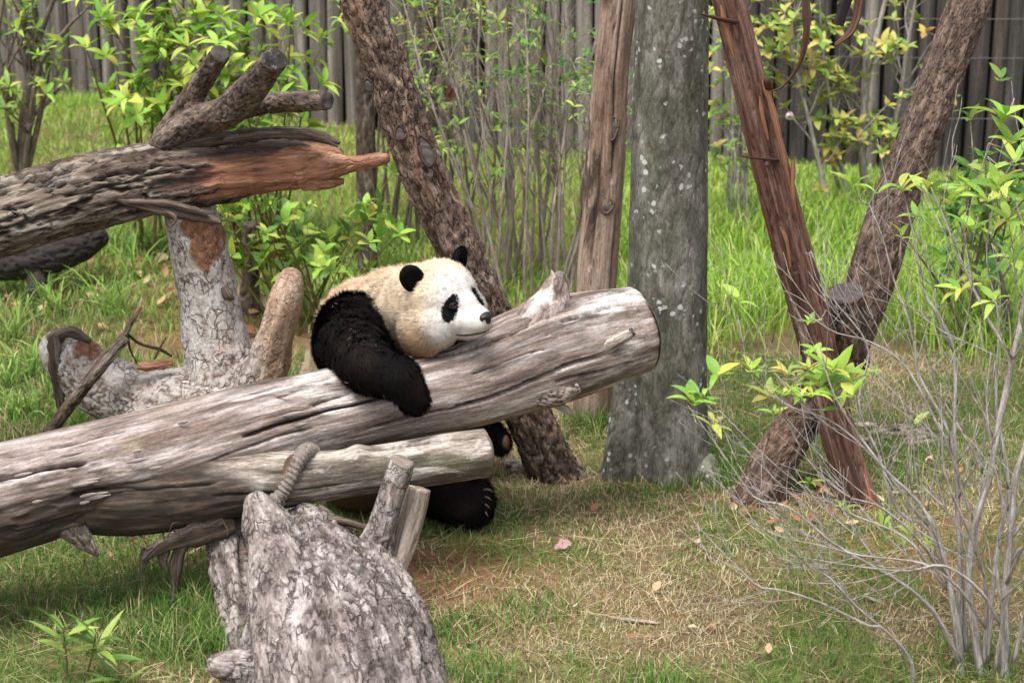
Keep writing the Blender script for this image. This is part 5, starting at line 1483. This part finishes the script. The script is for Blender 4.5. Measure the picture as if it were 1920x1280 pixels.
# ---- many-stemmed thicket behind the panda
RL = random.Random(51)
SL = []
for k in range(34):
    bx = RL.uniform(905, 1085); by = RL.uniform(480, 560); Y = RL.uniform(10.4, 11.4)
    g0 = onground(*P(bx, by, Y)[:2], dz=-0.03)
    lean = (bx - 990) * RL.uniform(0.4, 1.7) + RL.uniform(-150, 120)
    tz = RL.uniform(1.1, 2.1)
    x1 = g0[0] + lean * 0.0031
    SL.append([tuple(g0) + (RL.uniform(0.008, 0.014),), (g0[0] + (x1 - g0[0]) * 0.25 + RL.uniform(-.05, .05), Y + RL.uniform(-.1, .1), tz * 0.3, 0.009), (g0[0] + (x1 - g0[0]) * 0.6 + RL.uniform(-.08, .08), Y + RL.uniform(-.2, .2), tz * 0.65, 0.006), (x1, Y + RL.uniform(-.3, .3), tz, 0.003)])
shrubL, tipsL, RL = shrub('thicket_shrub', 'thicket of thin grey-brown stems with sparse small leaves behind the panda', SL, M_TWIG2, 52, (6, (0.25, 0.65), 1), spread=0.6, lift=0.35, ns=5, ds=0.08)
for p, d in RL.sample([t for t in tipsL if 0.4 < t[0][2] < 1.75], 300):
    rosette(shrubL, p, d + np.array([0, 0, 0.3]), RL.randint(3, 6), RL.uniform(0.05, 0.085), GREENS if RL.random() < 0.8 else DARKG, RL, LANCE)
HANG = []
for px, py, sz, col in ((812, 88, 0.075, lin(92, 58, 52)), (824, 86, 0.07, lin(98, 60, 54)), (850, 174, 0.075, lin(104, 66, 54)), (806, 54, 0.05, lin(100, 60, 52)), (1022, 105, 0.06, lin(116, 74, 60)), (845, 168, 0.06, lin(104, 56, 44))):
    HANG.append((P(px, py - 8, 10.8), sz, col))
for pos, sz, col in HANG:
    put_leaf(RL.choice(DRY), pos, (RL.uniform(-.3, .3), -0.2, -1), (0, -1, 0.3), sz * 1.15, col, shrubL)
    nt = min(tipsL, key=lambda t: np.linalg.norm(t[0] - pos))[0]
    ac = Acc(); ac.tube([tuple(nt) + (0.003,), tuple((nt + pos) / 2 + np.array([0, 0, 0.06])) + (0.0025,), tuple(pos) + (0.0015,)], 5, 0.06); link('twig', ac.mesh('twig'), M_TWIG2, shrubL)
# second, looser clump in front of the fence, between the leaning trunk and the first
SL2 = []
for k in range(18):
    bx = RL.uniform(690, 900); Y = RL.uniform(11.5, 12.6)
    g0 = onground(P(bx, 430, Y)[0], Y, -0.03)
    tz = RL.uniform(1.5, 2.4); x1 = g0[0] + RL.uniform(-0.35, 0.5)
    SL2.append([tuple(g0) + (0.012,), ((g0[0] * 2 + x1) / 3, Y, tz * 0.4, 0.008), (x1, Y + RL.uniform(-.3, .3), tz, 0.003)])
shrubL2, tipsL2, RL2 = shrub('loose_shrub', 'loose green-yellow leafy shrub growing between leaning brown trunk and fence', SL2, M_STEM, 53, (5, (0.25, 0.6), 1), spread=0.7, lift=0.3, ns=5, ds=0.1)
for p, d in RL2.sample([t for t in tipsL2 if t[0][2] < 1.75], min(240, len([t for t in tipsL2 if t[0][2] < 1.75]))):
    rosette(shrubL2, p, d + np.array([0, 0, 0.3]), 5, RL2.uniform(0.06, 0.1), (LIME + YELLOWS) if RL2.random() < 0.7 else GREENS, RL2, LANCE)

# ---- lush light-green shrub behind the sawn branch
def fan(cx, Y, n, w, hgt, R, r0=0.012, lean=0.5):
    S = []
    for k in range(n):
        x0 = cx + R.uniform(-w, w) * 0.35; y0 = Y + R.uniform(-0.3, 0.3)
        g0 = onground(x0, y0, -0.03)
        h = hgt * R.uniform(0.7, 1.1); x1 = x0 + R.uniform(-w, w) * lean * 2
        S.append([tuple(g0) + (r0,), (x0 + (x1 - x0) * 0.3, y0 + R.uniform(-.1, .1), g0[2] + h * 0.4, r0 * 0.75), (x0 + (x1 - x0) * 0.7, y0 + R.uniform(-.15, .15), g0[2] + h * 0.75, r0 * 0.5), (x1, y0 + R.uniform(-.2, .2), g0[2] + h, r0 * 0.25)])
    return S
RM = random.Random(61)
cx = P(440, 200, 11.2)[0]
SM = fan(cx, 11.2, 20, 0.66, 1.62, RM, 0.009)
shrubM, tipsM, RM = shrub('leafy_shrub', 'lush bright lime-green leafy shrub behind the forked sawn branch', SM, M_GSTEM, 62, (8, (0.2, 0.45), 0), spread=0.9, lift=0.2, ns=5, ds=0.08)
for p, d in tipsM:
    rosette(shrubM, p, d + np.array([0, 0, 0.1]), 6, RM.uniform(0.11, 0.15), LIME, RM, OVATE + LANCE)
for st in SM: along(shrubM, st, 18, 0.115, LIME, RM, OVATE)
SM2 = fan(P(262, 200, 11.4)[0], 11.4, 6, 0.2, 1.25, RM)
shrubM2, tM2, RM2 = shrub('leafy_sapling', 'small lime-leaved sapling against the bare fence posts', SM2, M_GSTEM, 63, (4, (0.15, 0.3), 0), spread=0.9, ns=5, ds=0.08)
for p, d in tM2:
    rosette(shrubM2, p, d + np.array([0.1, 0, 0.1]), 5, 0.12, LIME, RM2, OVATE)

# ---- dark-branched shrub at the far left by the fence
SN = [L([(30, 290, 12.6, 12), (48, 200, 12.6, 10), (62, 130, 12.6, 8), (78, 60, 12.6, 6), (110, -20, 12.6, 4), (150, -90, 12.6, 2)]), L([(30, 280, 12.6, 8), (10, 170, 12.5, 7), (-5, 90, 12.5, 5), (5, 10, 12.5, 3), (20, -60, 12.5, 2)]),
      L([(35, 270, 12.5, 6), (70, 140, 12.4, 5), (120, 60, 12.4, 4), (160, 20, 12.3, 2), (210, -30, 12.3, 1)]), L([(35, 280, 12.5, 6), (90, 130, 12.45, 5), (70, 60, 12.4, 3), (60, -30, 12.4, 1.5)])]
for s in SN: s[0] = (s[0][0], s[0][1], float(gh(s[0][0], s[0][1])) - 0.04, s[0][3])
shrubN, tN, RN = shrub('dark_shrub', 'dark-stemmed sparse leafy shrub in front of the weathered fence posts', SN, M_STEM, 64, (7, (0.2, 0.5), 1), spread=0.8, ns=5, ds=0.06)
for p, d in RN.sample(tN, min(75, len(tN))):
    rosette(shrubN, p, d, 5, RN.uniform(0.08, 0.13), GREENS + LIME, RN, LANCE)

# ---- yellowing shrub against the fence, right of the red trunk
SO = [L([(1640, 425, 12.2, 8), (1620, 330, 12.2, 8), (1617, 240, 12.2, 7), (1630, 130, 12.2, 6), (1660, 0, 12.2, 4), (1675, -80, 12.2, 3)]), L([(1645, 430, 12.1, 6), (1660, 290, 12.1, 5), (1685, 200, 12.1, 5), (1698, 110, 12.1, 4), (1720, -20, 12.1, 2)]),
      L([(1560, 440, 12.0, 6), (1540, 330, 12.0, 5), (1515, 220, 12.0, 4), (1490, 120, 12.0, 3), (1470, 20, 12.0, 2)]), L([(1610, 430, 12.1, 6), (1575, 300, 12.1, 4), (1555, 180, 12.1, 3), (1540, 60, 12.1, 2), (1535, -60, 12.1, 1)]),
      L([(1500, 440, 12.1, 5), (1430, 330, 12.1, 4), (1390, 200, 12.1, 3), (1360, 60, 12.1, 2)]), L([(1590, 420, 12.2, 5), (1550, 260, 12.2, 4), (1500, 150, 12.2, 3), (1480, 0, 12.2, 2)])]
for s in SO: s[0] = (s[0][0], s[0][1], float(gh(s[0][0], s[0][1])) - 0.04, s[0][3])
shrubO, tO, RO = shrub('yellowing_shrub', 'tall pale-stemmed shrub with yellow and green leaves against the fence', SO, M_TWIG, 65, (13, (0.2, 0.5), 1), spread=0.9, ns=5, ds=0.06)
for p, d in RO.sample([t for t in tO if t[0][2] < 1.6], 210):
    rosette(shrubO, p, d + np.array([0, -0.2, 0.3]), 5, RO.uniform(0.07, 0.105), YELLOWS, RO, OVATE)
for px, py in ((1560, 300), (1570, 290), (1430, 270), (1410, 80), (1735, 60), (1540, 350), (1475, 430)):
    pos = P(px, py, 12.0)
    nt = min(tO, key=lambda t: np.linalg.norm(t[0] - pos))[0]
    ac = Acc(); ac.tube([tuple(nt) + (0.004,), tuple((nt + pos) / 2 + np.array([0, 0, -0.03])) + (0.003,), tuple(pos) + (0.002,)], 5, 0.06); link('twig', ac.mesh('twig'), M_TWIG, shrubO)
    rosette(shrubO, pos, (0, -0.3, 0.7), 5, 0.085, [lin(198, 168, 90), lin(180, 140, 84), lin(190, 178, 96)], RO, OVATE)
# leafy strip left of the red trunk
SO2 = fan(P(1385, 300, 11.9)[0], 11.9, 12, 0.16, 1.5, RO, 0.008, 0.5)
shrubO2, tO2, RO2 = shrub('slender_shrub', 'slender yellow-green shrub showing between the grey tree and red trunk', SO2, M_TWIG, 66, (5, (0.12, 0.3), 0), spread=0.9, ns=5, ds=0.08)
for p, d in tO2:
    rosette(shrubO2, p, d + np.array([0, -0.2, 0.3]), 5, RO2.uniform(0.06, 0.09), YELLOWS + GREENS, RO2, OVATE)

# ---- low dense shrub by the fence at the right edge
RQ = random.Random(71)
SQ = fan(P(1850, 560, 9.9)[0], 9.9, 11, 0.5, 1.05, RQ, 0.010, 0.55)
shrubQ, tQ, RQ = shrub('dense_shrub', 'dense dark green shrub in tall grass at the fence corner', SQ, M_STEM, 72, (4, (0.15, 0.35), 0), spread=0.9, ns=5, ds=0.08)
for p, d in tQ:
    rosette(shrubQ, p, d + np.array([0, 0, 0.2]), 5, RQ.uniform(0.09, 0.13), DARKG if RQ.random() < 0.6 else GREENS, RQ, OVATE + LANCE)

# ---- leafy growth below the broken log, with a dark stub
SR = fan(P(560, 560, 9.9)[0], 9.9, 20, 0.55, 0.8, random.Random(81), 0.007, 0.6)
shrubR, tR, RR = shrub('understorey_shrub', 'low bright leafy shrub under the broken log beside the pale tree', SR, M_GSTEM, 82, (4, (0.12, 0.28), 0), spread=0.9, ns=5, ds=0.08)
for p, d in tR:
    rosette(shrubR, p, d + np.array([0, 0, 0.1]), 5, RR.uniform(0.08, 0.12), LIME + GREENS, RR, OVATE)
st0 = L([(468, 600, 10.3, 20), (468, 540, 10.3, 18), (470, 480, 10.3, 17), (472, 418, 10.3, 16)])
st0[0] = (st0[0][0], st0[0][1], float(gh(st0[0][0], st0[0][1])) - 0.05, st0[0][3])
dst = empty('dark_stub', stand(st0), 'short dark rotten tree stub among low leaves', 'stump')
o, e, _ = limb('trunk', st0, M_DARKBARK, dst, d_furrow(40, 14, 0.012, 0.01), 0.014, 0.012, seed=83)
cut_end(e[1], M_CUTD, o, 2)
st1 = L([(690, 525, 11.0, 21), (688, 430, 11.0, 19), (686, 300, 11.0, 18), (684, 180, 11.0, 17), (682, 40, 11.0, 15), (680, -80, 11.0, 13)])
st1[0] = (st1[0][0], st1[0][1], float(gh(st1[0][0], st1[0][1])) - 0.05, st1[0][3])
dtr = empty('thin_tree', stand(st1), 'thin dark grey tree trunk half hidden behind the leaning brown trunk', 'tree trunk')
limb('trunk', st1, M_DARKBARK, dtr, d_furrow(30, 12, 0.006, 0.01), 0.02, 0.014, seed=84)

# ---- lance-leaved weed in the near left corner
g0 = G(120, 1275)
RS = random.Random(91)
SS = []
for px, py in ((118, 1175), (180, 1185), (225, 1268)):
    tp = P(px, py, g0[1] - 0.02)
    b_ = np.array([g0[0] + (tp[0] - g0[0]) * 0.5, g0[1], 0]); b_[2] = float(gh(b_[0], b_[1])) - 0.02
    SS.append([tuple(b_) + (0.004,), tuple((b_ + tp) / 2 + np.array([0.005, 0, 0])) + (0.0035,), tuple(tp) + (0.002,)])
weed, tS, RS = shrub('lance_weed', 'young weed with long narrow light green leaves near the stump', SS, M_GSTEM, 92, None, 'plant', ns=6)
for p, d in tS:
    for k in range(8):
        a = k * 2.4 + RS.uniform(-.3, .3)
        h = 0.13 * (k / 8)
        put_leaf(RS.choice(NARROW), p - np.array([0, 0, 0.13 - h]) * 0.8, (math.cos(a), math.sin(a) * 0.6, RS.uniform(0.2, 1.1)), (0, -0.2, 1), RS.uniform(0.12, 0.19), vary(GREENS, RS), weed)
# ------------------------------------------------------------------ grass
def blades(name, pts, ht, wd, lean, bend, col, seed, nseg=2, label=None):
    R = np.random.default_rng(seed)
    n = len(pts)
    az = R.uniform(0, 2 * np.pi, n)
    d = np.stack([np.cos(az), np.sin(az), np.zeros(n)], 1)
    az2 = az + np.pi / 2 + R.normal(0, 0.5, n)
    s = np.stack([np.cos(az2), np.sin(az2), np.zeros(n)], 1)
    v = []
    p = pts.copy(); p[:, 2] -= 0.004
    ang = lean
    for k in range(nseg):
        w = (wd * (1 - 0.28 * k / nseg))[:, None]
        v += [p - s * w, p + s * w]
        stp = (ht / nseg)[:, None]
        p = p + stp * (d * np.sin(ang)[:, None] + np.array([0, 0, 1.0]) * np.cos(ang)[:, None])
        ang = np.minimum(ang + bend / nseg, 2.2)
    v += [p]
    m_ = 2 * nseg + 1
    V = np.stack(v, 1)
    # nothing dips below the turf
    fl = V.reshape(-1, 3)
    gz = np.repeat(pts[:, 2], m_)
    fl[:, 2] = np.maximum(fl[:, 2], gz - 0.006)
    i_ = np.arange(n)[:, None] * m_
    t = []
    for k in range(nseg - 1):
        a = 2 * k
        t += [i_ + [a, a + 1, a + 3], i_ + [a, a + 3, a + 2]]
    t += [i_ + [2 * nseg - 2, 2 * nseg - 1, 2 * nseg]]
    tip = np.clip(np.linspace(0.72, 1.12, m_), 0, 2)
    cc = np.repeat(np.hstack([col, np.ones((n, 1))]), m_, axis=0)
    me = mesh_tris(name, fl, np.concatenate(t, 0), True, {'tint': cc})
    o = link(name, me, M_GRASS)
    return tag(o, label, 'grass', kind='stuff')
def area(n, y0, y1, seed, wx=0.285, pad=0.35):
    R = np.random.default_rng(seed)
    y = np.sqrt(R.uniform(y0 ** 2, y1 ** 2, n))
    x = R.uniform(-1, 1, n) * (wx * y + pad)
    return x, y, R
def mixcol(R, n, palette, probs):
    pal = np.array([lin(*c)[:3] for c in palette])
    k = np.array([np.searchsorted(np.cumsum(p_) / sum(p_), r) for p_, r in zip(probs, R.random(n))]).clip(0, len(pal) - 1)
    return pal[k] * R.uniform(0.78, 1.2, (n, 1))
PAL = [(88, 118, 54), (116, 146, 70), (200, 186, 152), (170, 154, 116), (134, 114, 86)]
# short worn lawn
x, y, R = area(260000, 5.5, 9.6, 101, 0.32)
patch = fbm(np.stack([x * 1.7, y * 1.7, x * 0 + 3], 1), 4)
patch2 = fbm(np.stack([x * 6, y * 6, x * 0 + 9], 1), 3)
dirt = bare_soil(x, y)
keep = R.random(len(x)) > 0.72 * np.clip(dirt + 0.9 * np.clip(-patch2 - 0.08, 0, 1), 0, 1)
x, y, patch, patch2, dirt = x[keep], y[keep], patch[keep], patch2[keep], dirt[keep]
n = len(x)
gr = np.clip(0.72 + 1.5 * patch + 0.5 * patch2 - 0.3 * dirt + 0.25 * sst(0.2, -1.0, x), 0.06, 0.97)
probs = np.stack([gr * 0.6, gr * 0.55, (1 - gr) * 0.8, (1 - gr) * 0.55, (1 - gr) * 0.25 + 0.04], 1)
col = mixcol(R, n, PAL, probs)
ht = R.uniform(0.025, 0.075, n) * (0.75 + 0.6 * np.clip(patch + patch2 * 0.5 + 0.2, 0, 1))
lawn = blades('lawn_grass', np.stack([x, y, gh(x, y)], 1), ht, R.uniform(0.0010, 0.0021, n), np.abs(R.normal(0.85, 0.42, n)), R.uniform(0.2, 1.5, n), col, 102, 2, 'short worn lawn of green and straw-coloured grass under the logs')
# straws lying about
x, y, R = area(5200, 5.6, 9.6, 111)
n = len(x)
blades('straw', np.stack([x, y, gh(x, y) + R.uniform(0.01, 0.035, n)], 1), R.uniform(0.06, 0.2, n), R.uniform(0.0009, 0.0017, n), R.uniform(1.25, 1.62, n), R.uniform(-0.3, 0.4, n), mixcol(R, n, [(206, 188, 150), (178, 158, 116), (150, 124, 90)], np.tile([0.5, 0.3, 0.2], (n, 1))), 112, 3, 'loose pale straws lying on the lawn')
# clumps of longer grass: round the tree feet, at the stump, under the log
cl = []
RG = np.random.default_rng(120)
for px, py, n_, rad, h_ in ((1120, 800, 500, 0.14, 0.13), (1345, 880, 500, 0.12, 0.13), (1360, 905, 300, 0.1, 0.1), (390, 1150, 900, 0.16, 0.16), (400, 1215, 700, 0.14, 0.14), (330, 1160, 500, 0.2, 0.1), (310, 1060, 500, 0.2, 0.1), (260, 1200, 600, 0.25, 0.09), (1290, 905, 300, 0.12, 0.08),
                            (1520, 905, 300, 0.12, 0.08), (1230, 1290, 300, 0.1, 0.08), (1680, 900, 300, 0.12, 0.08), (900, 1270, 500, 0.14, 0.09), (1000, 1150, 500, 0.2, 0.07), (1190, 930, 500, 0.22, 0.06), (1850, 1250, 500, 0.2, 0.11), (860, 1180, 400, 0.14, 0.07), (100, 1060, 500, 0.3, 0.09), (150, 1150, 500, 0.3, 0.09)):
    g0 = G(px, py)
    q = RG.normal(0, 1, (n_, 2)) * rad * 0.6 + g0[:2]
    cl.append(np.hstack([q, np.full((n_, 1), h_)]))
cl = np.vstack(cl); n = len(cl)
blades('grass_clump', np.stack([cl[:, 0], cl[:, 1], gh(cl[:, 0], cl[:, 1])], 1), cl[:, 2] * RG.uniform(0.5, 1.25, n), RG.uniform(0.0012, 0.0022, n), np.abs(RG.normal(0.35, 0.25, n)), RG.uniform(0.3, 1.5, n),
       mixcol(RG, n, [(82, 114, 50), (106, 138, 62), (136, 156, 84), (186, 172, 128)], np.tile([0.4, 0.35, 0.12, 0.13], (n, 1))), 121, 3, 'longer green grass clumps at the feet of trees and stump')
# ankle-high grass at the left, behind the logs
x, y, R = area(78000, 7.7, 12.0, 131, 0.32)
k = x < -0.55 + 0.25 * np.sin(y * 2)
x, y = x[k], y[k]; n = len(x)
pt = fbm(np.stack([x * 1.5, y * 1.5, x * 0 + 5], 1), 3)
bare = np.exp(-(((x + 1.35) / 0.45) ** 2 + ((y - 10.0) / 1.1) ** 2))
k = R.random(n) > 0.95 * np.clip(-pt * 1.6 + 0.38 + bare * 0.8, 0, 1)
x, y, pt = x[k], y[k], pt[k]; n = len(x)
blades('meadow_grass', np.stack([x, y, gh(x, y)], 1), R.uniform(0.03, 0.15, n) * (0.9 + 0.9 * np.clip(pt, -0.5, 0.7)), R.uniform(0.0014, 0.0032, n), np.abs(R.normal(0.35, 0.3, n)), R.uniform(0.3, 1.7, n),
       mixcol(R, n, [(82, 118, 50), (104, 142, 60), (132, 162, 78), (188, 172, 132), (140, 116, 84)], np.tile([0.28, 0.26, 0.12, 0.22, 0.12], (n, 1))), 132, 3, 'uneven ankle-high green grass behind the logs')
# broad-bladed tufts there
RG = np.random.default_rng(140)
tf = []
for px, py in ((60, 560), (110, 590), (30, 640), (200, 590), (240, 520), (180, 470), (130, 520), (40, 780), (150, 800), (20, 720), (280, 480), (600, 560), (640, 520), (560, 480), (620, 470), (590, 600), (20, 500), (60, 700), (220, 480), (700, 470), (740, 500)):
    g0 = G(px, py); m_ = RG.integers(30, 60)
    tf.append(np.hstack([RG.normal(0, 0.05, (m_, 2)) + g0[:2], np.full((m_, 1), RG.uniform(0.18, 0.34))]))
tf = np.vstack(tf); n = len(tf)
blades('broad_grass', np.stack([tf[:, 0], tf[:, 1], gh(tf[:, 0], tf[:, 1])], 1), tf[:, 2] * RG.uniform(0.6, 1.2, n), RG.uniform(0.003, 0.006, n), np.abs(RG.normal(0.4, 0.25, n)), RG.uniform(0.5, 1.8, n),
       mixcol(RG, n, [(116, 150, 66), (138, 168, 80), (98, 134, 58), (160, 182, 100)], np.tile([0.35, 0.3, 0.2, 0.15], (n, 1))), 141, 4, 'broad-bladed grass tufts beside the pale fallen tree')
# bright short turf towards the fence, left and centre
x, y, R = area(150000, 9.2, 16.2, 151, 0.36)
k = (x < 1.2) & (R.random(len(x)) < sst(9.6, 11.6, y + 0.8 * (x > -0.5)).clip(0.12, 1)) & (y < 15.45 - 0.226 * (x + 4.5))
x, y = x[k], y[k]; n = len(x)
pt = fbm(np.stack([x * 1.1, y * 1.1, x * 0 + 15], 1), 3)
blades('fence_turf', np.stack([x, y, gh(x, y)], 1), R.uniform(0.03, 0.10, n) * (1 + 0.9 * np.clip(pt + 0.1, 0, 1)), R.uniform(0.0018, 0.0036, n), np.abs(R.normal(0.35, 0.3, n)), R.uniform(0.2, 1.3, n),
       mixcol(R, n, [(126, 164, 60), (146, 180, 72), (166, 192, 92), (196, 188, 132), (98, 138, 54)], np.stack([np.full(n, .32), np.full(n, .3), np.full(n, .16), 0.1 + 0.3 * np.clip(-pt, 0, 1), np.full(n, .14)], 1)), 152, 3, 'bright green turf running up to the fence')
# tall lush grass at the right, in front of the fence
x, y, R = area(115000, 9.3, 14.4, 161, 0.35)
k = (x > 0.55) & (R.random(len(x)) < sst(9.3, 10.3, y + 0.35 * np.sin(x * 3))) & (y < 14.15 - 0.226 * (x - 1))
x, y = x[k], y[k]; n = len(x)
pt = fbm(np.stack([x * 1.2, y * 1.2, x * 0 + 25], 1), 3)
blades('tall_grass', np.stack([x, y, gh(x, y)], 1), R.uniform(0.12, 0.42, n) * (1 + 0.5 * pt) * sst(14.0, 11.6, y).clip(0.3, 1), R.uniform(0.002, 0.0045, n), np.abs(R.normal(0.22, 0.18, n)), R.uniform(0.2, 1.6, n),
       mixcol(R, n, [(138, 174, 66), (158, 190, 80), (178, 202, 100), (108, 146, 56), (204, 200, 138)], np.tile([0.3, 0.3, 0.18, 0.14, 0.08], (n, 1))), 162, 4, 'tall bright yellow-green grass in front of the right-hand fence')

# ------------------------------------------------------------------ fallen leaves and wood litter
RF = random.Random(171)
def hue(c):
    return 'pale' if c[0] > 192 else 'tan' if c[0] > 165 else 'brown' if c[0] > 148 else 'rust-red'
def fallen(px, py, size, col, label, group=None, mesh=None):
    label = label.replace('HUE', hue(col))
    g0 = G(px, py)
    a = RF.uniform(0, 6.28)
    put = put_leaf(mesh or RF.choice(DRY), (g0[0], g0[1], g0[2] + 0.032), (math.cos(a), math.sin(a), RF.uniform(-0.1, 0.25)), (RF.gauss(0, 0.3), -0.35 + RF.gauss(0, 0.3), 1), size, lin(*col), None, 'fallen_leaf')
    return tag(put, label, 'leaf', group)
fallen(1034, 1018, 0.085, (178, 154, 144), 'curled pinkish leaf on open lawn, larger of a pair', mesh=DRY[0])
fallen(1070, 1032, 0.075, (176, 146, 144), 'mauve-pink leaf lying flat on lawn, smaller of a pair', mesh=DRY[2])
for px, py in ((1108, 970), (1225, 1122), (996, 1145), (1072, 1152), (1085, 1100), (1310, 1032), (1400, 1115), (1500, 1150), (1330, 1185), (1010, 880), (1470, 1010), (1450, 985), (1560, 1085), (1340, 770), (1440, 1240), (1620, 1130), (1290, 1190), (1180, 1210), (1060, 940)):
    fallen(px, py, RF.uniform(0.035, 0.06), RF.choice([(160, 130, 104), (188, 162, 132), (146, 106, 84), (196, 178, 150)]), 'small dry HUE leaf lying on the short lawn', 'dry leaves on the lawn')
for k in range(30):
    fallen(RF.uniform(1370, 1640), RF.uniform(925, 1000), RF.uniform(0.04, 0.075), RF.choice([(172, 136, 108), (154, 112, 86), (194, 170, 140), (138, 96, 76)]), 'HUE dead leaf in the drift between the slanting and red trunks', 'leaf drift by the trunks')
for k in range(70):
    fallen(RF.uniform(30, 560), RF.uniform(430, 640), RF.uniform(0.06, 0.12), RF.choice([(186, 154, 116), (166, 130, 96), (206, 184, 150), (150, 110, 80)]), 'dry HUE leaf in the grass behind the pale fallen tree', 'dry leaves behind the logs')
for k in range(10):
    fallen(RF.uniform(200, 380), RF.uniform(1005, 1060), RF.uniform(0.03, 0.06), RF.choice([(190, 150, 120), (206, 180, 150)]), 'small dry HUE leaf in the grass under the rotten log end', 'dry leaves under the log')
for k in range(12):
    fallen(RF.uniform(1500, 1900), RF.uniform(820, 1000), RF.uniform(0.04, 0.07), RF.choice([(196, 170, 140), (180, 144, 114), (206, 188, 158)]), 'dry HUE leaf scattered on the turf behind the bare shrub', 'leaves behind the bare shrub')
ld = fallen(535, 880, 0.1, (150, 126, 110), 'brown leaf caught between the rope binding and log', mesh=DRY[1])
ld.matrix_basis = Matrix.Translation(Vector(P(547, 852, 6.655))) @ Matrix(((0.7, -0.35, 0), (0.1, 0.1, -0.9), (-0.7, -0.9, 0.1))).to_4x4() @ Matrix.Scale(0.1, 4)
# heap of split bark pieces behind the red trunk
for k in range(16):
    px = RF.uniform(1590, 1745); py = RF.uniform(795, 835)
    g0 = G(px, py)
    chunk('bark_piece', px, py - 4, g0[1], RF.uniform(14, 34), RF.uniform(3, 6), RF.uniform(6, 12), RF.uniform(-20, 20), RF.choice([M_STAKE, M_LOG, M_TAN]), 'flat pale bark piece in the heap behind the red trunk', 'bark piece', 200 + k, 'bark heap')
for k, (px, py, w, h, rot) in enumerate(((965, 868, 16, 8, -8), (980, 876, 20, 9, 6), (1000, 878, 14, 6, 0))):
    g0 = G(px, py + 6)
    chunk('rotten_wood', px, py, g0[1], w, h, 12, rot, M_PALE, 'pale rotten wood lump on grass at the foot of the leaning trunk', 'wood lump', 230 + k, 'rotten wood lumps')
for k, (px, py, w, rot, lab) in enumerate(((1700, 925, 30, 2, 'pale split stick lying flat behind the bare shrub'), (1640, 1128, 24, -24, 'pale sliver of wood on lawn below the bare twigs'), (1190, 1165, 44, -4, 'long thin straw-coloured stick flat on the lawn'))):
    g0 = G(px, py)
    chunk('wood_sliver', px, py - 3, g0[1] - 0.01, w, 3, 4, rot, M_STAKE, lab, 'stick', 240 + k)

flush_leaves()
